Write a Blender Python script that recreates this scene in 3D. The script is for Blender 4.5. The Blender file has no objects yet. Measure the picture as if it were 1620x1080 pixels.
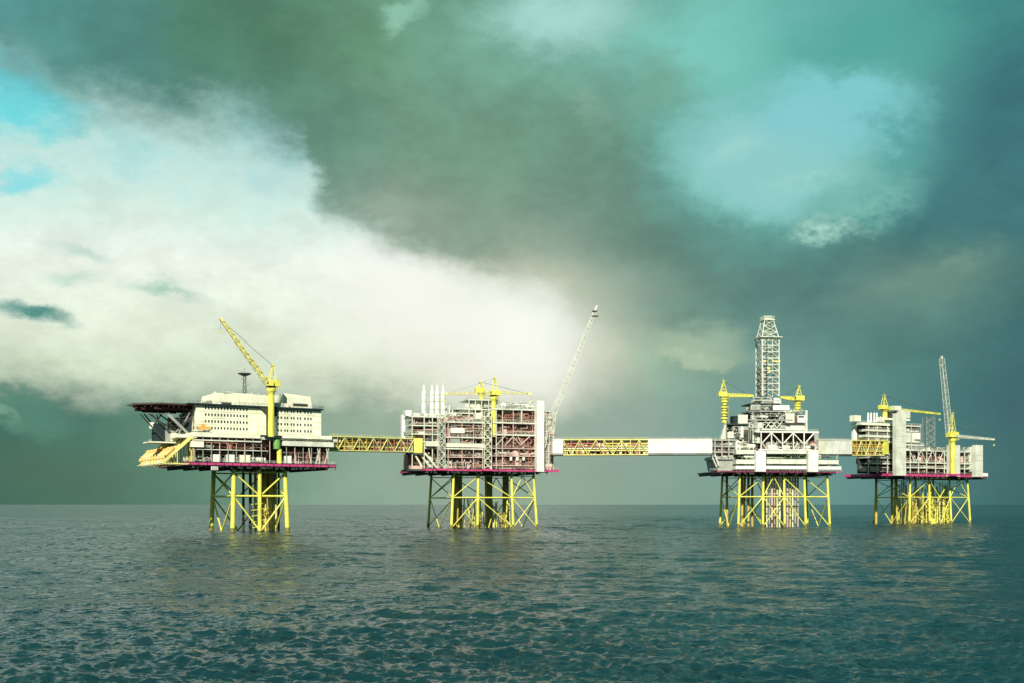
import bpy, math, random
import numpy as np
from mathutils import Vector, Matrix

C = bpy.context.scene.collection
R = math.radians
F = 1800.0          # focal length, in pixels of the 1620 px wide photograph
CX, HY, CAMZ = 810.0, 797.0, 12.0

# ------------------------------------------------------------------ camera
cam = bpy.data.cameras.new('camera'); camo = bpy.data.objects.new('camera', cam); C.objects.link(camo)
cam.sensor_width = 36.0; cam.lens = 36.0 * F / 1620.0
cam.shift_y = (HY - 540.0) / 1620.0
cam.clip_start = 1.0; cam.clip_end = 120000.0
camo.location = (0, 0, CAMZ); camo.rotation_euler = (R(90), 0, 0)
sc = bpy.context.scene
sc.camera = camo
sc.view_settings.view_transform = 'Standard'; sc.view_settings.look = 'None'
sc.view_settings.exposure = 0.42; sc.view_settings.gamma = 1.0
sc.view_settings.use_curve_mapping = False
sc.cycles.max_bounces = 5
sc.cycles.sample_clamp_indirect = 4.0
sc.cycles.caustics_reflective = False; sc.cycles.caustics_refractive = False

# ------------------------------------------------------------------ sun
SUN_EL, SUN_AZ = 35.0, 6.0      # degrees up; degrees to the left of straight behind the camera
sd = Vector((-math.sin(R(SUN_AZ)) * math.cos(R(SUN_EL)), -math.cos(R(SUN_AZ)) * math.cos(R(SUN_EL)), math.sin(R(SUN_EL))))
sun = bpy.data.lights.new('sun', 'SUN'); sun.energy = 5.0; sun.angle = R(0.6); sun.color = (1.0, 0.97, 0.80)
suno = bpy.data.objects.new('sun', sun); C.objects.link(suno)
suno.rotation_euler = sd.to_track_quat('Z', 'Y').to_euler(); suno.location = (-100, -200, 300)

# ------------------------------------------------------------------ world: sky with clouds
def lin(c):
    return tuple(((v / 255) / 12.92 if v / 255 <= 0.04045 else ((v / 255 + 0.055) / 1.055) ** 2.4) for v in c)
def s2l(r, g, b, k=1.0):
    a = lin((r, g, b)); return (a[0] * k, a[1] * k, a[2] * k, 1)

world = bpy.data.worlds.new('World'); sc.world = world; world.use_nodes = True
wt = world.node_tree; wt.nodes.clear()
def N(t, typ, **kw):
    n = t.nodes.new(typ)
    for k, v in kw.items(): setattr(n, k, v)
    return n
def L(t, a, b): t.links.new(a, b)
class G:
    """small helper for math on sockets"""
    def __init__(s, t): s.t = t
    def m(s, op, a, b=None, c=None, clamp=False):
        n = N(s.t, 'ShaderNodeMath', operation=op, use_clamp=clamp)
        for i, x in enumerate((a, b, c)):
            if x is None: continue
            if hasattr(x, 'default_value'): L(s.t, x, n.inputs[i])
            else: n.inputs[i].default_value = x
        return n.outputs[0]
    def ss(s, x, lo, hi, a=0.0, b=1.0):
        n = N(s.t, 'ShaderNodeMapRange', interpolation_type='SMOOTHSTEP'); n.clamp = True
        L(s.t, x, n.inputs[0]); n.inputs[1].default_value = lo; n.inputs[2].default_value = hi
        n.inputs[3].default_value = a; n.inputs[4].default_value = b
        return n.outputs[0]
    def mix(s, f, a, b, blend='MIX'):
        n = N(s.t, 'ShaderNodeMix', data_type='RGBA', blend_type=blend)
        if hasattr(f, 'default_value'): L(s.t, f, n.inputs[0])
        else: n.inputs[0].default_value = f
        for i, x in ((6, a), (7, b)):
            if hasattr(x, 'default_value'): L(s.t, x, n.inputs[i])
            else: n.inputs[i].default_value = x
        return n.outputs[2]
    def noise(s, vec, scale, detail=5, rough=0.55, w=None):
        n = N(s.t, 'ShaderNodeTexNoise'); n.noise_dimensions = '3D'
        L(s.t, vec, n.inputs['Vector']); n.inputs['Scale'].default_value = scale
        n.inputs['Detail'].default_value = detail; n.inputs['Roughness'].default_value = rough
        return n
    def ramp(s, f, stops):
        n = N(s.t, 'ShaderNodeValToRGB'); e = n.color_ramp.elements
        stops = sorted(stops)
        while len(e) < len(stops): e.new(0.5)
        for i, (p, c) in enumerate(stops): e[i].position = p; e[i].color = c
        L(s.t, f, n.inputs[0]); return n.outputs[0]
g = G(wt)
tc = N(wt, 'ShaderNodeTexCoord')
sep = N(wt, 'ShaderNodeSeparateXYZ'); L(wt, tc.outputs['Generated'], sep.inputs[0])
az = g.m('MULTIPLY', g.m('ARCTAN2', sep.outputs[0], sep.outputs[1]), 1000.0)      # milliradians to the right of north
el = g.m('MULTIPLY', g.m('ARCSINE', sep.outputs[2]), 1000.0)                       # milliradians above the horizon
def AE(px, py):
    x = (px - CX) / F; z = (HY - py) / F
    return math.atan(x) * 1000, math.atan2(z, math.hypot(1, x)) * 1000
# turbulence that bends every cloud edge
stv = N(wt, 'ShaderNodeVectorMath', operation='MULTIPLY'); L(wt, tc.outputs['Generated'], stv.inputs[0]); stv.inputs[1].default_value = (1.0, 1.0, 1.7)
n1 = g.noise(stv.outputs[0], 5.0, 7, 0.6)
n2 = g.noise(stv.outputs[0], 17.0, 6, 0.62)
n3 = g.noise(stv.outputs[0], 52.0, 6, 0.68)
def warp(node, amp):
    s = N(wt, 'ShaderNodeVectorMath', operation='SUBTRACT'); L(wt, node.outputs['Color'], s.inputs[0]); s.inputs[1].default_value = (.5, .5, .5)
    k = N(wt, 'ShaderNodeVectorMath', operation='SCALE'); L(wt, s.outputs[0], k.inputs[0]); k.inputs['Scale'].default_value = amp
    return k.outputs[0]
cmb = N(wt, 'ShaderNodeCombineXYZ'); L(wt, az, cmb.inputs[0]); L(wt, el, cmb.inputs[1])
def add3(a, b):
    n = N(wt, 'ShaderNodeVectorMath', operation='ADD'); L(wt, a, n.inputs[0]); L(wt, b, n.inputs[1]); return n.outputs[0]
Pw = add3(add3(add3(cmb.outputs[0], warp(n1, 60)), warp(n2, 48)), warp(n3, 26))
Psoft = add3(add3(cmb.outputs[0], warp(n1, 60)), warp(n2, 34))
sw = N(wt, 'ShaderNodeSeparateXYZ'); L(wt, Pw, sw.inputs[0])
azw, elw = sw.outputs[0], sw.outputs[1]
sf = N(wt, 'ShaderNodeSeparateXYZ'); L(wt, Psoft, sf.inputs[0])
azs, els = sf.outputs[0], sf.outputs[1]
AZ0, AZ1 = -1000.0, 1000.0
def azpos(px): return (AE(px, 797)[0] - AZ0) / (AZ1 - AZ0)
fa = g.m('DIVIDE', g.m('SUBTRACT', azs, AZ0), AZ1 - AZ0, clamp=True)
bands = [   # row height in the picture, colours across it
 (740, [(-400,(95,140,122)),(0,(70,110,93)),(120,(75,114,95)),(300,(92,134,112)),(560,(140,170,150)),(760,(150,172,152)),(1000,(140,167,150)),(1150,(124,160,148)),(1350,(98,144,140)),(1500,(72,122,120)),(1620,(58,104,106)),(2000,(70,118,118))]),
 (660, [(-400,(80,128,118)),(0,(60,106,92)),(150,(72,118,102)),(300,(104,144,122)),(560,(150,172,150)),(760,(160,176,156)),(1000,(150,172,156)),(1150,(120,158,148)),(1350,(94,140,136)),(1500,(66,116,116)),(1620,(56,100,104)),(2000,(68,115,116))]),
 (570, [(-400,(150,180,165)),(0,(190,205,180)),(500,(222,224,204)),(830,(240,238,226)),(950,(200,206,184)),(1050,(150,180,155)),(1200,(112,152,142)),(1400,(82,130,122)),(1620,(62,108,110)),(2000,(75,125,122))]),
 (480, [(-400,(170,195,180)),(0,(150,180,160)),(500,(180,190,172)),(700,(192,194,174)),(860,(178,186,164)),(1000,(126,154,136)),(1150,(96,136,124)),(1300,(82,124,118)),(1500,(98,138,124)),(1620,(68,114,112)),(2000,(80,130,125))]),
 (380, [(-400,(120,165,155)),(0,(120,160,145)),(480,(120,152,138)),(620,(150,168,148)),(760,(134,160,138)),(950,(116,146,128)),(1100,(94,134,121)),(1300,(86,136,128)),(1450,(66,120,120)),(1620,(64,118,120)),(2000,(85,135,130))]),
 (230, [(-400,(95,155,150)),(0,(96,150,146)),(250,(84,136,124)),(480,(98,142,122)),(650,(116,156,130)),(800,(112,152,126)),(980,(108,150,130)),(1150,(104,164,152)),(1400,(84,152,148)),(1500,(62,118,124)),(1620,(60,116,122)),(2000,(85,140,138))]),
 (70, [(-400,(90,150,148)),(0,(88,150,145)),(200,(82,138,128)),(300,(80,128,104)),(420,(84,130,102)),(600,(104,150,118)),(760,(120,172,150)),(1000,(122,184,166)),(1200,(112,188,178)),(1400,(84,164,154)),(1620,(66,136,134)),(2000,(85,145,142))]),
 (-260, [(-400,(120,165,158)),(200,(110,160,150)),(760,(100,150,135)),(1200,(120,185,178)),(2000,(95,150,148))]),
]
col = None
prev = None
for py, stops in bands:
    c = g.ramp(fa, [(azpos(px), s2l(*rgb)) for px, rgb in stops])
    e1 = AE(810, py)[1]
    if col is None: col = c
    else: col = g.mix(g.ss(els, prev, e1), col, c)
    prev = e1
# slow light and dark mottling of the whole cloud deck, and a finer one
def bright(colr, fac_socket):
    n = N(wt, 'ShaderNodeVectorMath', operation='SCALE'); L(wt, colr, n.inputs[0]); L(wt, fac_socket, n.inputs['Scale']); return n.outputs[0]
mott = g.m('MULTIPLY', g.ss(n2.outputs['Fac'], .30, .70, .88, 1.12), g.ss(n3.outputs['Fac'], .3, .7, .97, 1.03))
calm_low = g.ss(el, 40, 170, .25, .9)     # the rain haze low over the sea is smooth
mott = g.m('ADD', g.m('MULTIPLY', g.m('SUBTRACT', mott, 1.0), calm_low), 1.0)
col = bright(col, mott)

def blob(colr, px, py, rx, ry, rgb, strength=1.0, rot=0.0, hard=0.0, soft=False, k=1.0, tex=None):
    a, e = AE(px, py); a2 = rx / F * 1000; e2 = ry / F * 1000
    m = N(wt, 'ShaderNodeMapping', vector_type='TEXTURE')
    L(wt, Psoft if soft else Pw, m.inputs['Vector'])
    m.inputs['Location'].default_value = (a, e, 0); m.inputs['Rotation'].default_value = (0, 0, R(rot)); m.inputs['Scale'].default_value = (a2, e2, 1000)
    # the warp has a z part, drop it
    ln = N(wt, 'ShaderNodeVectorMath', operation='LENGTH'); L(wt, m.outputs[0], ln.inputs[0])
    f = g.ss(ln.outputs['Value'], hard, 1.0, 1.0, 0.0)
    f = g.m('MULTIPLY', f, strength)
    if tex is not None: f = g.m('MULTIPLY', f, tex)
    return g.mix(f, colr, s2l(*rgb, k))

wisp = g.ss(n3.outputs['Fac'], .28, .66)
wisp2 = g.ss(n2.outputs['Fac'], .38, .60)
# blue gap upper right with its pale torn edge
sky = N(wt, 'ShaderNodeTexSky'); sky.sky_type = 'NISHITA'; sky.sun_disc = False
sky.sun_elevation = R(SUN_EL); sky.sun_rotation = R(180 + SUN_AZ)
skb = N(wt, 'ShaderNodeVectorMath', operation='SCALE'); L(wt, sky.outputs[0], skb.inputs[0]); skb.inputs['Scale'].default_value = 0.06
col = blob(col, 1260, 190, 300, 230, (108, 188, 176), .9, 8, .25)
col = blob(col, 1215, 240, 200, 128, (146, 208, 204), .95, -8, .4)
col = blob(col, 1160, 225, 70, 30, (170, 220, 214), .6, 10, .0, tex=wisp)
col = blob(col, 1270, 180, 90, 26, (122, 196, 196), .6, -8, .0, tex=wisp2)
col = blob(col, 1290, 275, 110, 24, (166, 218, 208), .6, -4, .0, tex=wisp)
col = blob(col, 1330, 165, 165, 85, (134, 206, 212), .9, -6, .3)
col = blob(col, 1380, 320, 130, 66, (126, 190, 178), .9, 18, .15, tex=wisp)
col = blob(col, 1325, 362, 75, 34, (176, 220, 202), .95, -6, .1, tex=wisp)
col = blob(col, 1180, 150, 90, 34, (118, 192, 184), .7, 10, .0, tex=wisp2)
col = blob(col, 1430, 215, 70, 60, (84, 158, 158), .7, 0, .0, tex=wisp)
col = blob(col, 900, 25, 175, 75, (172, 222, 212), .9, 0, .1)
col = blob(col, 1110, 70, 150, 100, (130, 206, 194), .75, 0, .1)
col = blob(col, 1380, 58, 180, 62, (84, 168, 156), .85, -4, .1)
col = blob(col, 1050, 130, 80, 62, (116, 164, 138), .7, 30, .0)
col = blob(col, 940, 180, 60, 45, (138, 176, 156), .6, 0, .0, tex=wisp)
col = blob(col, 645, 22, 55, 28, (150, 205, 178), .8, 20, .1)
# soft pale wisps on the right
col = blob(col, 1100, 535, 130, 42, (166, 190, 162), .85, -6, .1, soft=True)
col = blob(col, 1090, 555, 90, 16, (186, 202, 172), .6, -4, .1)
col = blob(col, 1490, 428, 110, 26, (128, 162, 142), .8, 14, .1, soft=True, tex=wisp2)
col = blob(col, 1440, 450, 190, 50, (112, 148, 132), .6, 10, .1, soft=True)

# the big sunlit cloud bank at left: between an upper and a lower edge that vary with azimuth
def edge(pts):
    st = []
    for px, py in pts:
        v = AE(px, py)[1] / 500.0
        st.append((azpos(px), (v, v, v, 1)))
    r = g.ramp(g.m('DIVIDE', g.m('SUBTRACT', azw, AZ0), AZ1 - AZ0, clamp=True), st)
    return g.m('MULTIPLY', r, 500.0)
up = edge([(-300,60),(0,95),(110,140),(250,158),(400,185),(465,228),(515,325),(600,378),(720,425),(850,462),(905,505),(950,610),(1000,700)])
lo = edge([(-300,560),(0,605),(200,632),(420,628),(640,650),(760,660),(900,640),(1000,560)])
wd = g.ss(az, AE(420, 0)[0], AE(560, 0)[0], 1.0, 0.72)
mu = g.ss(g.m('DIVIDE', g.m('SUBTRACT', up, elw), wd), -24, 40)
ml = g.ss(g.m('SUBTRACT', elw, lo), -12, 40)
mr = g.ss(azs, AE(850, 0)[0], AE(960, 0)[0], 1.0, 0.0)
bank = g.m('MULTIPLY', g.m('MULTIPLY', mu, ml), mr)
bcol = g.ramp(g.ss(els, AE(810, 640)[1], AE(810, 180)[1]), [(0, s2l(212, 226, 198)), (.18, s2l(232, 242, 222)), (.45, s2l(236, 246, 232)), (.7, s2l(216, 240, 228)), (1, s2l(190, 230, 222))])
bcol = bright(bcol, g.m('MULTIPLY', g.ss(n2.outputs['Fac'], .3, .7, .93, 1.09), g.ss(n3.outputs['Fac'], .3, .7, .97, 1.03)))
bcol = blob(bcol, 430, 215, 90, 60, (176, 218, 222), .7, -30, .1, soft=True)
bcol = blob(bcol, 420, 285, 70, 40, (186, 222, 220), .7, 0, .1, soft=True)
bcol = g.mix(g.m('MULTIPLY', g.m('MULTIPLY', g.ss(n2.outputs['Fac'], .45, .66), g.ss(els, AE(200, 420)[1], AE(200, 200)[1])), .7), bcol, s2l(166, 218, 218))
bcol = blob(bcol, 10, 150, 150, 62, (118, 222, 228), 1.0, -8, .35)
bcol = blob(bcol, 30, 278, 85, 28, (140, 226, 232), .9, 0, .2)
bcol = blob(bcol, 200, 165, 120, 22, (196, 226, 216), .6, -6, .1)
col = g.mix(bank, col, bcol)
# brightness of the hidden sun through the cloud
col = blob(col, 870, 480, 230, 140, (206, 214, 190), .5, 0, .0, soft=True)
col = blob(col, 640, 465, 210, 85, (254, 254, 244), .85, -18, .1, soft=True, k=1.0)
col = blob(col, 700, 540, 330, 110, (250, 248, 236), .7, -5, .1, soft=True)
col = blob(col, 780, 600, 230, 80, (240, 238, 222), .75, 0, .1, soft=True)
col = blob(col, 820, 538, 150, 115, (254, 255, 246), .8, 0, .0, soft=True, k=1.03)
# dark slivers across the bank
col = blob(col, 38, 491, 110, 18, (88, 154, 142), .95, -9, .1, soft=True)
col = blob(col, 60, 495, 60, 7, (66, 128, 118), .7, -9, .0, tex=wisp)
col = blob(col, 262, 472, 95, 17, (150, 196, 178), .8, -8, .05, soft=True, tex=wisp)
col = blob(col, 115, 402, 60, 12, (175, 212, 196), .6, -6, .0, soft=True)
col = blob(col, 110, 442, 50, 13, (175, 212, 196), .55, 0, .0, soft=True)
# hill-like dark cloud head low at left
col = blob(col, 20, 640, 120, 40, (84, 134, 116), .85, -10, .3)
col = blob(col, 0, 640, 40, 14, (140, 176, 150), .5, -10, .1)
# thin blue air over everything: a little of the clear sky shows through the cloud veil
col = g.mix(0.05, col, skb.outputs[0])
bg = N(wt, 'ShaderNodeBackground'); L(wt, col, bg.inputs[0]); bg.inputs[1].default_value = 0.75
wo = N(wt, 'ShaderNodeOutputWorld'); L(wt, bg.outputs[0], wo.inputs[0])
world.cycles.sampling_method = 'MANUAL'; world.cycles.sample_map_resolution = 1024

# ------------------------------------------------------------------ materials
def mat(name, rgb, rough=0.6, metal=0.0, grime=0.25, gscale=0.35, grgb=(0.18, 0.12, 0.08), vary=0.12, streak=True):
    m = bpy.data.materials.new(name); m.use_nodes = True; t = m.node_tree; q = G(t)
    p = t.nodes['Principled BSDF']
    co = N(t, 'ShaderNodeTexCoord')
    mp = N(t, 'ShaderNodeMapping'); L(t, co.outputs['Object'], mp.inputs[0]); mp.inputs['Scale'].default_value = (1, 1, 0.25 if streak else 1)
    a = q.noise(mp.outputs[0], gscale * 2, 6, .6); b = q.noise(co.outputs['Object'], gscale * .5, 4, .6); d = q.noise(mp.outputs[0], gscale * 9, 4, .6)
    base = q.mix(q.ss(b.outputs['Fac'], .35, .65), (rgb[0] * (1 - vary), rgb[1] * (1 - vary), rgb[2] * (1 - vary), 1), (min(1, rgb[0] * (1 + vary)), min(1, rgb[1] * (1 + vary)), min(1, rgb[2] * (1 + vary)), 1))
    f = q.m('MULTIPLY', q.m('MULTIPLY', q.ss(a.outputs['Fac'], .48, .72), q.ss(d.outputs['Fac'], .35, .6)), grime)
    L(t, q.mix(f, base, (*grgb, 1)), p.inputs['Base Color'])
    p.inputs['Specular IOR Level'].default_value = .5 if max(rgb) > .2 else .2
    p.inputs['Roughness'].default_value = rough; p.inputs['Metallic'].default_value = metal
    return m
M = dict(
 cream=mat('cream_cladding', (.72, .71, .56), .55, grime=.22, grgb=(.45, .40, .28)),
 white=mat('white_steel', (.58, .59, .51), .5, grime=.45, grgb=(.35, .28, .2)),
 bright=mat('bright_white_cladding', (.74, .73, .67), .5, grime=.15, grgb=(.5, .45, .38)),
 grey=mat('grey_steel', (.30, .31, .28), .55, grime=.5),
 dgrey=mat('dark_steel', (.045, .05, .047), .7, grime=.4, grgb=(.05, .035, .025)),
 yellow=mat('yellow_paint', (.68, .64, .11), .45, grime=.6, grgb=(.35, .28, .05)),
 pale_yellow=mat('faded_yellow_paint', (.70, .64, .22), .5, grime=.45, grgb=(.38, .24, .1)),
 ochre=mat('ochre_paint', (.50, .36, .07), .5, grime=.6, grgb=(.12, .07, .03)),
 pink=mat('magenta_deck_edge', (.50, .045, .18), .55, grime=.75, grgb=(.20, .05, .07)),
 rust=mat('rust_brown_wall', (.16, .075, .06), .75, grime=.6, grgb=(.06, .04, .03), vary=.3),
 brown=mat('brown_bulkhead', (.27, .15, .12), .7, grime=.5, grgb=(.10, .06, .05), vary=.3),
 redpipe=mat('red_primer', (.42, .16, .12), .6, grime=.5),
 pinkgrey=mat('pink_grey_primer', (.55, .40, .36), .6, grime=.5),
 heli=mat('helideck_underside', (.10, .045, .035), .7, grime=.5, grgb=(.04, .03, .025)),
 slate=mat('slate_blue_cladding', (.016, .030, .034), .8, grime=.3, grgb=(.03, .03, .03)),
 orange=mat('orange_lifeboat', (.72, .38, .10), .4, grime=.2),
 green=mat('green_paint', (.12, .30, .08), .5, grime=.3),
 glass=mat('window_glass', (.03, .035, .035), .12, grime=0),
 growth=mat('marine_growth', (.20, .18, .05), .85, grime=.6, grgb=(.05, .05, .02)),
)

# ------------------------------------------------------------------ mesh helpers
class MB:
    def __init__(s): s.v = []; s.f = []; s.mi = []
    def box(s, x0, x1, y0, y1, z0, z1, mi=0):
        if x1 < x0: x0, x1 = x1, x0
        if y1 < y0: y0, y1 = y1, y0
        if z1 < z0: z0, z1 = z1, z0
        b = len(s.v)
        s.v += [(x0,y0,z0),(x1,y0,z0),(x1,y1,z0),(x0,y1,z0),(x0,y0,z1),(x1,y0,z1),(x1,y1,z1),(x0,y1,z1)]
        for q in ((0,3,2,1),(4,5,6,7),(0,1,5,4),(1,2,6,5),(2,3,7,6),(3,0,4,7)):
            s.f.append(tuple(b + i for i in q)); s.mi.append(mi)
        return s
    def tube(s, a, b, r, r2=None, n=8, mi=0, caps=True):
        a = Vector(a); b = Vector(b); r2 = r if r2 is None else r2
        d = b - a
        if d.length < 1e-6: return s
        d.normalize()
        up = Vector((0, 0, 1)) if abs(d.z) < .9 else Vector((1, 0, 0))
        x = d.cross(up).normalized(); y = d.cross(x)
        k = len(s.v)
        off = math.pi / n
        for P, rr in ((a, r), (b, r2)):
            for i in range(n):
                t = 2 * math.pi * i / n + off
                s.v.append(tuple(P + x * (rr * math.cos(t)) + y * (rr * math.sin(t))))
        for i in range(n):
            j = (i + 1) % n
            s.f.append((k + i, k + n + i, k + n + j, k + j)); s.mi.append(mi)
        if caps:
            s.f.append(tuple(k + i for i in range(n))); s.mi.append(mi)
            s.f.append(tuple(k + n + i for i in reversed(range(n)))); s.mi.append(mi)
        return s
    def bar(s, a, b, w, h=None, mi=0):
        h = w if h is None else h
        return s.tube(a, b, w * .7071, n=4, mi=mi)
    def lathe(s, base, prof, n=12, mi=0):
        for (r0, z0), (r1, z1) in zip(prof, prof[1:]):
            s.tube((base[0], base[1], base[2] + z0), (base[0], base[1], base[2] + z1), r0, r1, n=n, mi=mi)
        return s
    def prism(s, pts, a, b, mi=0):
        """extrude polygon pts (x,z) from y=a to y=b"""
        n = len(pts); k = len(s.v)
        for y in (a, b):
            for x, z in pts: s.v.append((x, y, z))
        s.f.append(tuple(k + i for i in range(n))); s.mi.append(mi)
        s.f.append(tuple(k + n + i for i in reversed(range(n)))); s.mi.append(mi)
        for i in range(n):
            j = (i + 1) % n
            s.f.append((k + i, k + n + i, k + n + j, k + j)); s.mi.append(mi)
        return s
    def slab(s, pts, z0, z1, mi=0):
        n = len(pts); k = len(s.v)
        for z in (z0, z1):
            for x, y in pts: s.v.append((x, y, z))
        s.f.append(tuple(k + i for i in reversed(range(n)))); s.mi.append(mi)
        s.f.append(tuple(k + n + i for i in range(n))); s.mi.append(mi)
        for i in range(n):
            j = (i + 1) % n
            s.f.append((k + i, k + j, k + n + j, k + n + i)); s.mi.append(mi)
        return s
    def lattice(s, a, b, w0, w1, n, rl=.12, rb=.07, side=None, mi=0, legs=4):
        """a four-sided lattice boom from a to b"""
        a = Vector(a); b = Vector(b); d = (b - a).normalized()
        side = Vector(side if side else (0, 1, 0)); side = (side - d * side.dot(d)).normalized(); up = side.cross(d)
        def ring(t):
            c = a.lerp(b, t); w = (w0 + (w1 - w0) * t) / 2
            return [c + side * w * i + up * w * j for i, j in ((-1, -1), (1, -1), (1, 1), (-1, 1))]
        R_ = [ring(i / n) for i in range(n + 1)]
        for k in range(4): s.tube(R_[0][k], R_[n][k], rl, n=5, mi=mi)
        for i in range(n + 1):
            for k in range(4):
                s.tube(R_[i][k], R_[i][(k + 1) % 4], rb, n=4, mi=mi, caps=False)
                if i < n: s.tube(R_[i][k], R_[i + 1][(k + 1) % 4] if (i + k) % 2 else R_[i + 1][k - 1], rb, n=4, mi=mi, caps=False)
        return s
    def rail(s, pts, h=1.1, r=.05, step=2.0, mi=0):
        for p, q in zip(pts, pts[1:]):
            p = Vector(p); q = Vector(q); ln = (q - p).length; m = max(1, int(ln / step))
            for hh in (h, h * .55): s.tube(p + Vector((0, 0, hh)), q + Vector((0, 0, hh)), r, n=3, mi=mi, caps=False)
            for i in range(m + 1):
                c = p.lerp(q, i / m); s.tube(c, c + Vector((0, 0, h)), r, n=3, mi=mi, caps=False)
        return s
    def mesh(s, name, mats):
        me = bpy.data.meshes.new(name); me.from_pydata(s.v, [], s.f)
        for m_ in (mats if isinstance(mats, (list, tuple)) else [mats]): me.materials.append(M[m_] if isinstance(m_, str) else m_)
        me.polygons.foreach_set('material_index', s.mi); me.update()
        return me
    def build(s, name, mats, parent=None, kind=None, label=None):
        o = bpy.data.objects.new(name, s.mesh(name, mats)); C.objects.link(o)
        if parent is not None: o.parent = parent
        if kind: o['kind'] = kind
        if label: o['label'] = label
        return o
def thing(name, label, cat, loc=(0, 0, 0), rz=0.0, group=None):
    o = bpy.data.objects.new(name, None); C.objects.link(o); o.empty_display_size = 2
    o.location = loc; o.rotation_euler = (0, 0, rz); o['label'] = label; o['category'] = cat
    if group: o['group'] = group
    return o
def copy_tree(o, parent=None):
    c = o.copy(); C.objects.link(c)
    if parent is not None: c.parent = parent
    for ch in list(o.children): copy_tree(ch, c)
    return c

# ------------------------------------------------------------------ sea: real waves on a polar sheet
def sea():
    radii = [0.0, 4, 10, 20, 32, 44, 54]
    r = 60.0
    while r < 60000:
        radii.append(r)
        r += min(max(.30, r * r / (12 * 1138) * .62), 1.1 if r < 380 else 1.6) if r < 1050 else (1.6 + (r - 1050) * .02 if r < 2400 else r * .12)
    radii = np.array(radii)
    th = [-math.radians(36) + i * math.radians(72) / 900 for i in range(901)]
    k = 90
    th += [math.radians(36) + (i + 1) * math.radians(288) / (k + 1) for i in range(k)]
    th = np.array(th); nt = len(th); nr = len(radii)
    RR, TT = np.meshgrid(radii, th, indexing='ij')
    X = (RR * np.sin(TT)).astype(np.float32); Y = (RR * np.cos(TT)).astype(np.float32)
    sp = np.gradient(radii)[:, None]; spt = (np.full(nt, math.radians(72) / 900)); spt[901:] = math.radians(288 / 91)
    lat = RR * spt[None, :]
    rng = np.random.RandomState(7)
    Z = np.zeros_like(X)
    main = math.radians(250)      # waves travel towards the camera and a little left
    calm = 1 + .35 * np.sin(X * .021 + 1.3) * np.sin(Y * .013 + .4) + .2 * np.sin(X * .05 - Y * .034)
    for i in range(120):
        lam = .75 * (24 / .75) ** ((i / 119.0) ** 1.15) * rng.uniform(.93, 1.07)
        spread = .62 if lam < 6 else .45
        a = main + rng.normal(0, spread)
        amp = .0062 * lam ** 1.0 * rng.uniform(.6, 1.4) * (1.35 if lam < 2.6 else .55 if lam < 7 else .36)
        kx = 2 * math.pi / lam * math.cos(a); ky = 2 * math.pi / lam * math.sin(a)
        # spacing seen along the wave's direction
        sr = np.abs(math.cos(a) * np.sin(TT) + math.sin(a) * np.cos(TT)) * sp + .3 * sp
        st = np.abs(math.cos(a) * np.cos(TT) - math.sin(a) * np.sin(TT)) * lat
        q = lam / np.maximum(sr + st, 1e-3)
        w = np.clip((q - 2.0) / 1.0, 0, 1)
        ph = kx * X + ky * Y + rng.uniform(0, 6.28)
        c = np.cos(ph)
        Z += (amp * w * (c + .22 * np.cos(2 * ph)) * (calm if lam < 14 else 1)).astype(np.float32)
    co = np.empty((nr * nt, 3), np.float32); co[:, 0] = X.ravel(); co[:, 1] = Y.ravel(); co[:, 2] = Z.ravel()
    i = np.arange(nr - 1)[:, None]; j = np.arange(nt)[None, :]; j2 = (j + 1) % nt
    F_ = np.stack([i * nt + j + 0 * i, i * nt + j2, (i + 1) * nt + j2, (i + 1) * nt + j], -1).reshape(-1, 4)[:, ::-1]
    me = bpy.data.meshes.new('sea')
    me.vertices.add(len(co)); me.vertices.foreach_set('co', co.ravel())
    me.loops.add(F_.size); me.loops.foreach_set('vertex_index', F_.ravel().astype(np.int32))
    me.polygons.add(len(F_)); me.polygons.foreach_set('loop_start', np.arange(0, F_.size, 4, dtype=np.int32))
    me.polygons.foreach_set('use_smooth', np.ones(len(F_), bool))
    me.update(calc_edges=True)
    m = bpy.data.materials.new('sea_water'); m.use_nodes = True; t = m.node_tree; q = G(t); p = t.nodes['Principled BSDF']
    geo = N(t, 'ShaderNodeNewGeometry')
    def disturb(scale, stretch, amp, det, seed):
        mp = N(t, 'ShaderNodeMapping'); L(t, geo.outputs['Position'], mp.inputs[0]); mp.inputs['Scale'].default_value = (scale * stretch, scale, scale)
        mp.inputs['Rotation'].default_value = (0, 0, R(seed)); mp.inputs['Location'].default_value = (seed, seed * 2, 0)
        n = q.noise(mp.outputs[0], 1.0, det, .6)
        s = N(t, 'ShaderNodeVectorMath', operation='SUBTRACT'); L(t, n.outputs['Color'], s.inputs[0]); s.inputs[1].default_value = (.5, .5, .5)
        k2 = N(t, 'ShaderNodeVectorMath', operation='MULTIPLY'); L(t, s.outputs[0], k2.inputs[0]); k2.inputs[1].default_value = (amp * .8, amp, 0)
        return k2.outputs[0], n
    a, _ = disturb(3.6, .55, 2.2, 6, 8)
    b, _ = disturb(1.25, .45, 2.3, 5, -6)
    c, cn = disturb(.2, .6, .6, 5, 7)
    d, dn = disturb(.04, .8, .5, 5, 3)
    def add(u, v):
        n = N(t, 'ShaderNodeVectorMath', operation='ADD'); L(t, u, n.inputs[0]); L(t, v, n.inputs[1]); return n.outputs[0]
    nn = N(t, 'ShaderNodeVectorMath', operation='NORMALIZE'); L(t, add(add(add(add(a, b), c), d), geo.outputs['Normal']), nn.inputs[0])
    L(t, nn.outputs[0], p.inputs['Normal'])
    patch = q.noise(geo.outputs['Position'], .012, 4, .6)
    L(t, q.mix(q.ss(patch.outputs['Fac'], .35, .65), (.003, .021, .029, 1), (.004, .028, .034, 1)), p.inputs['Base Color'])
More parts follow.
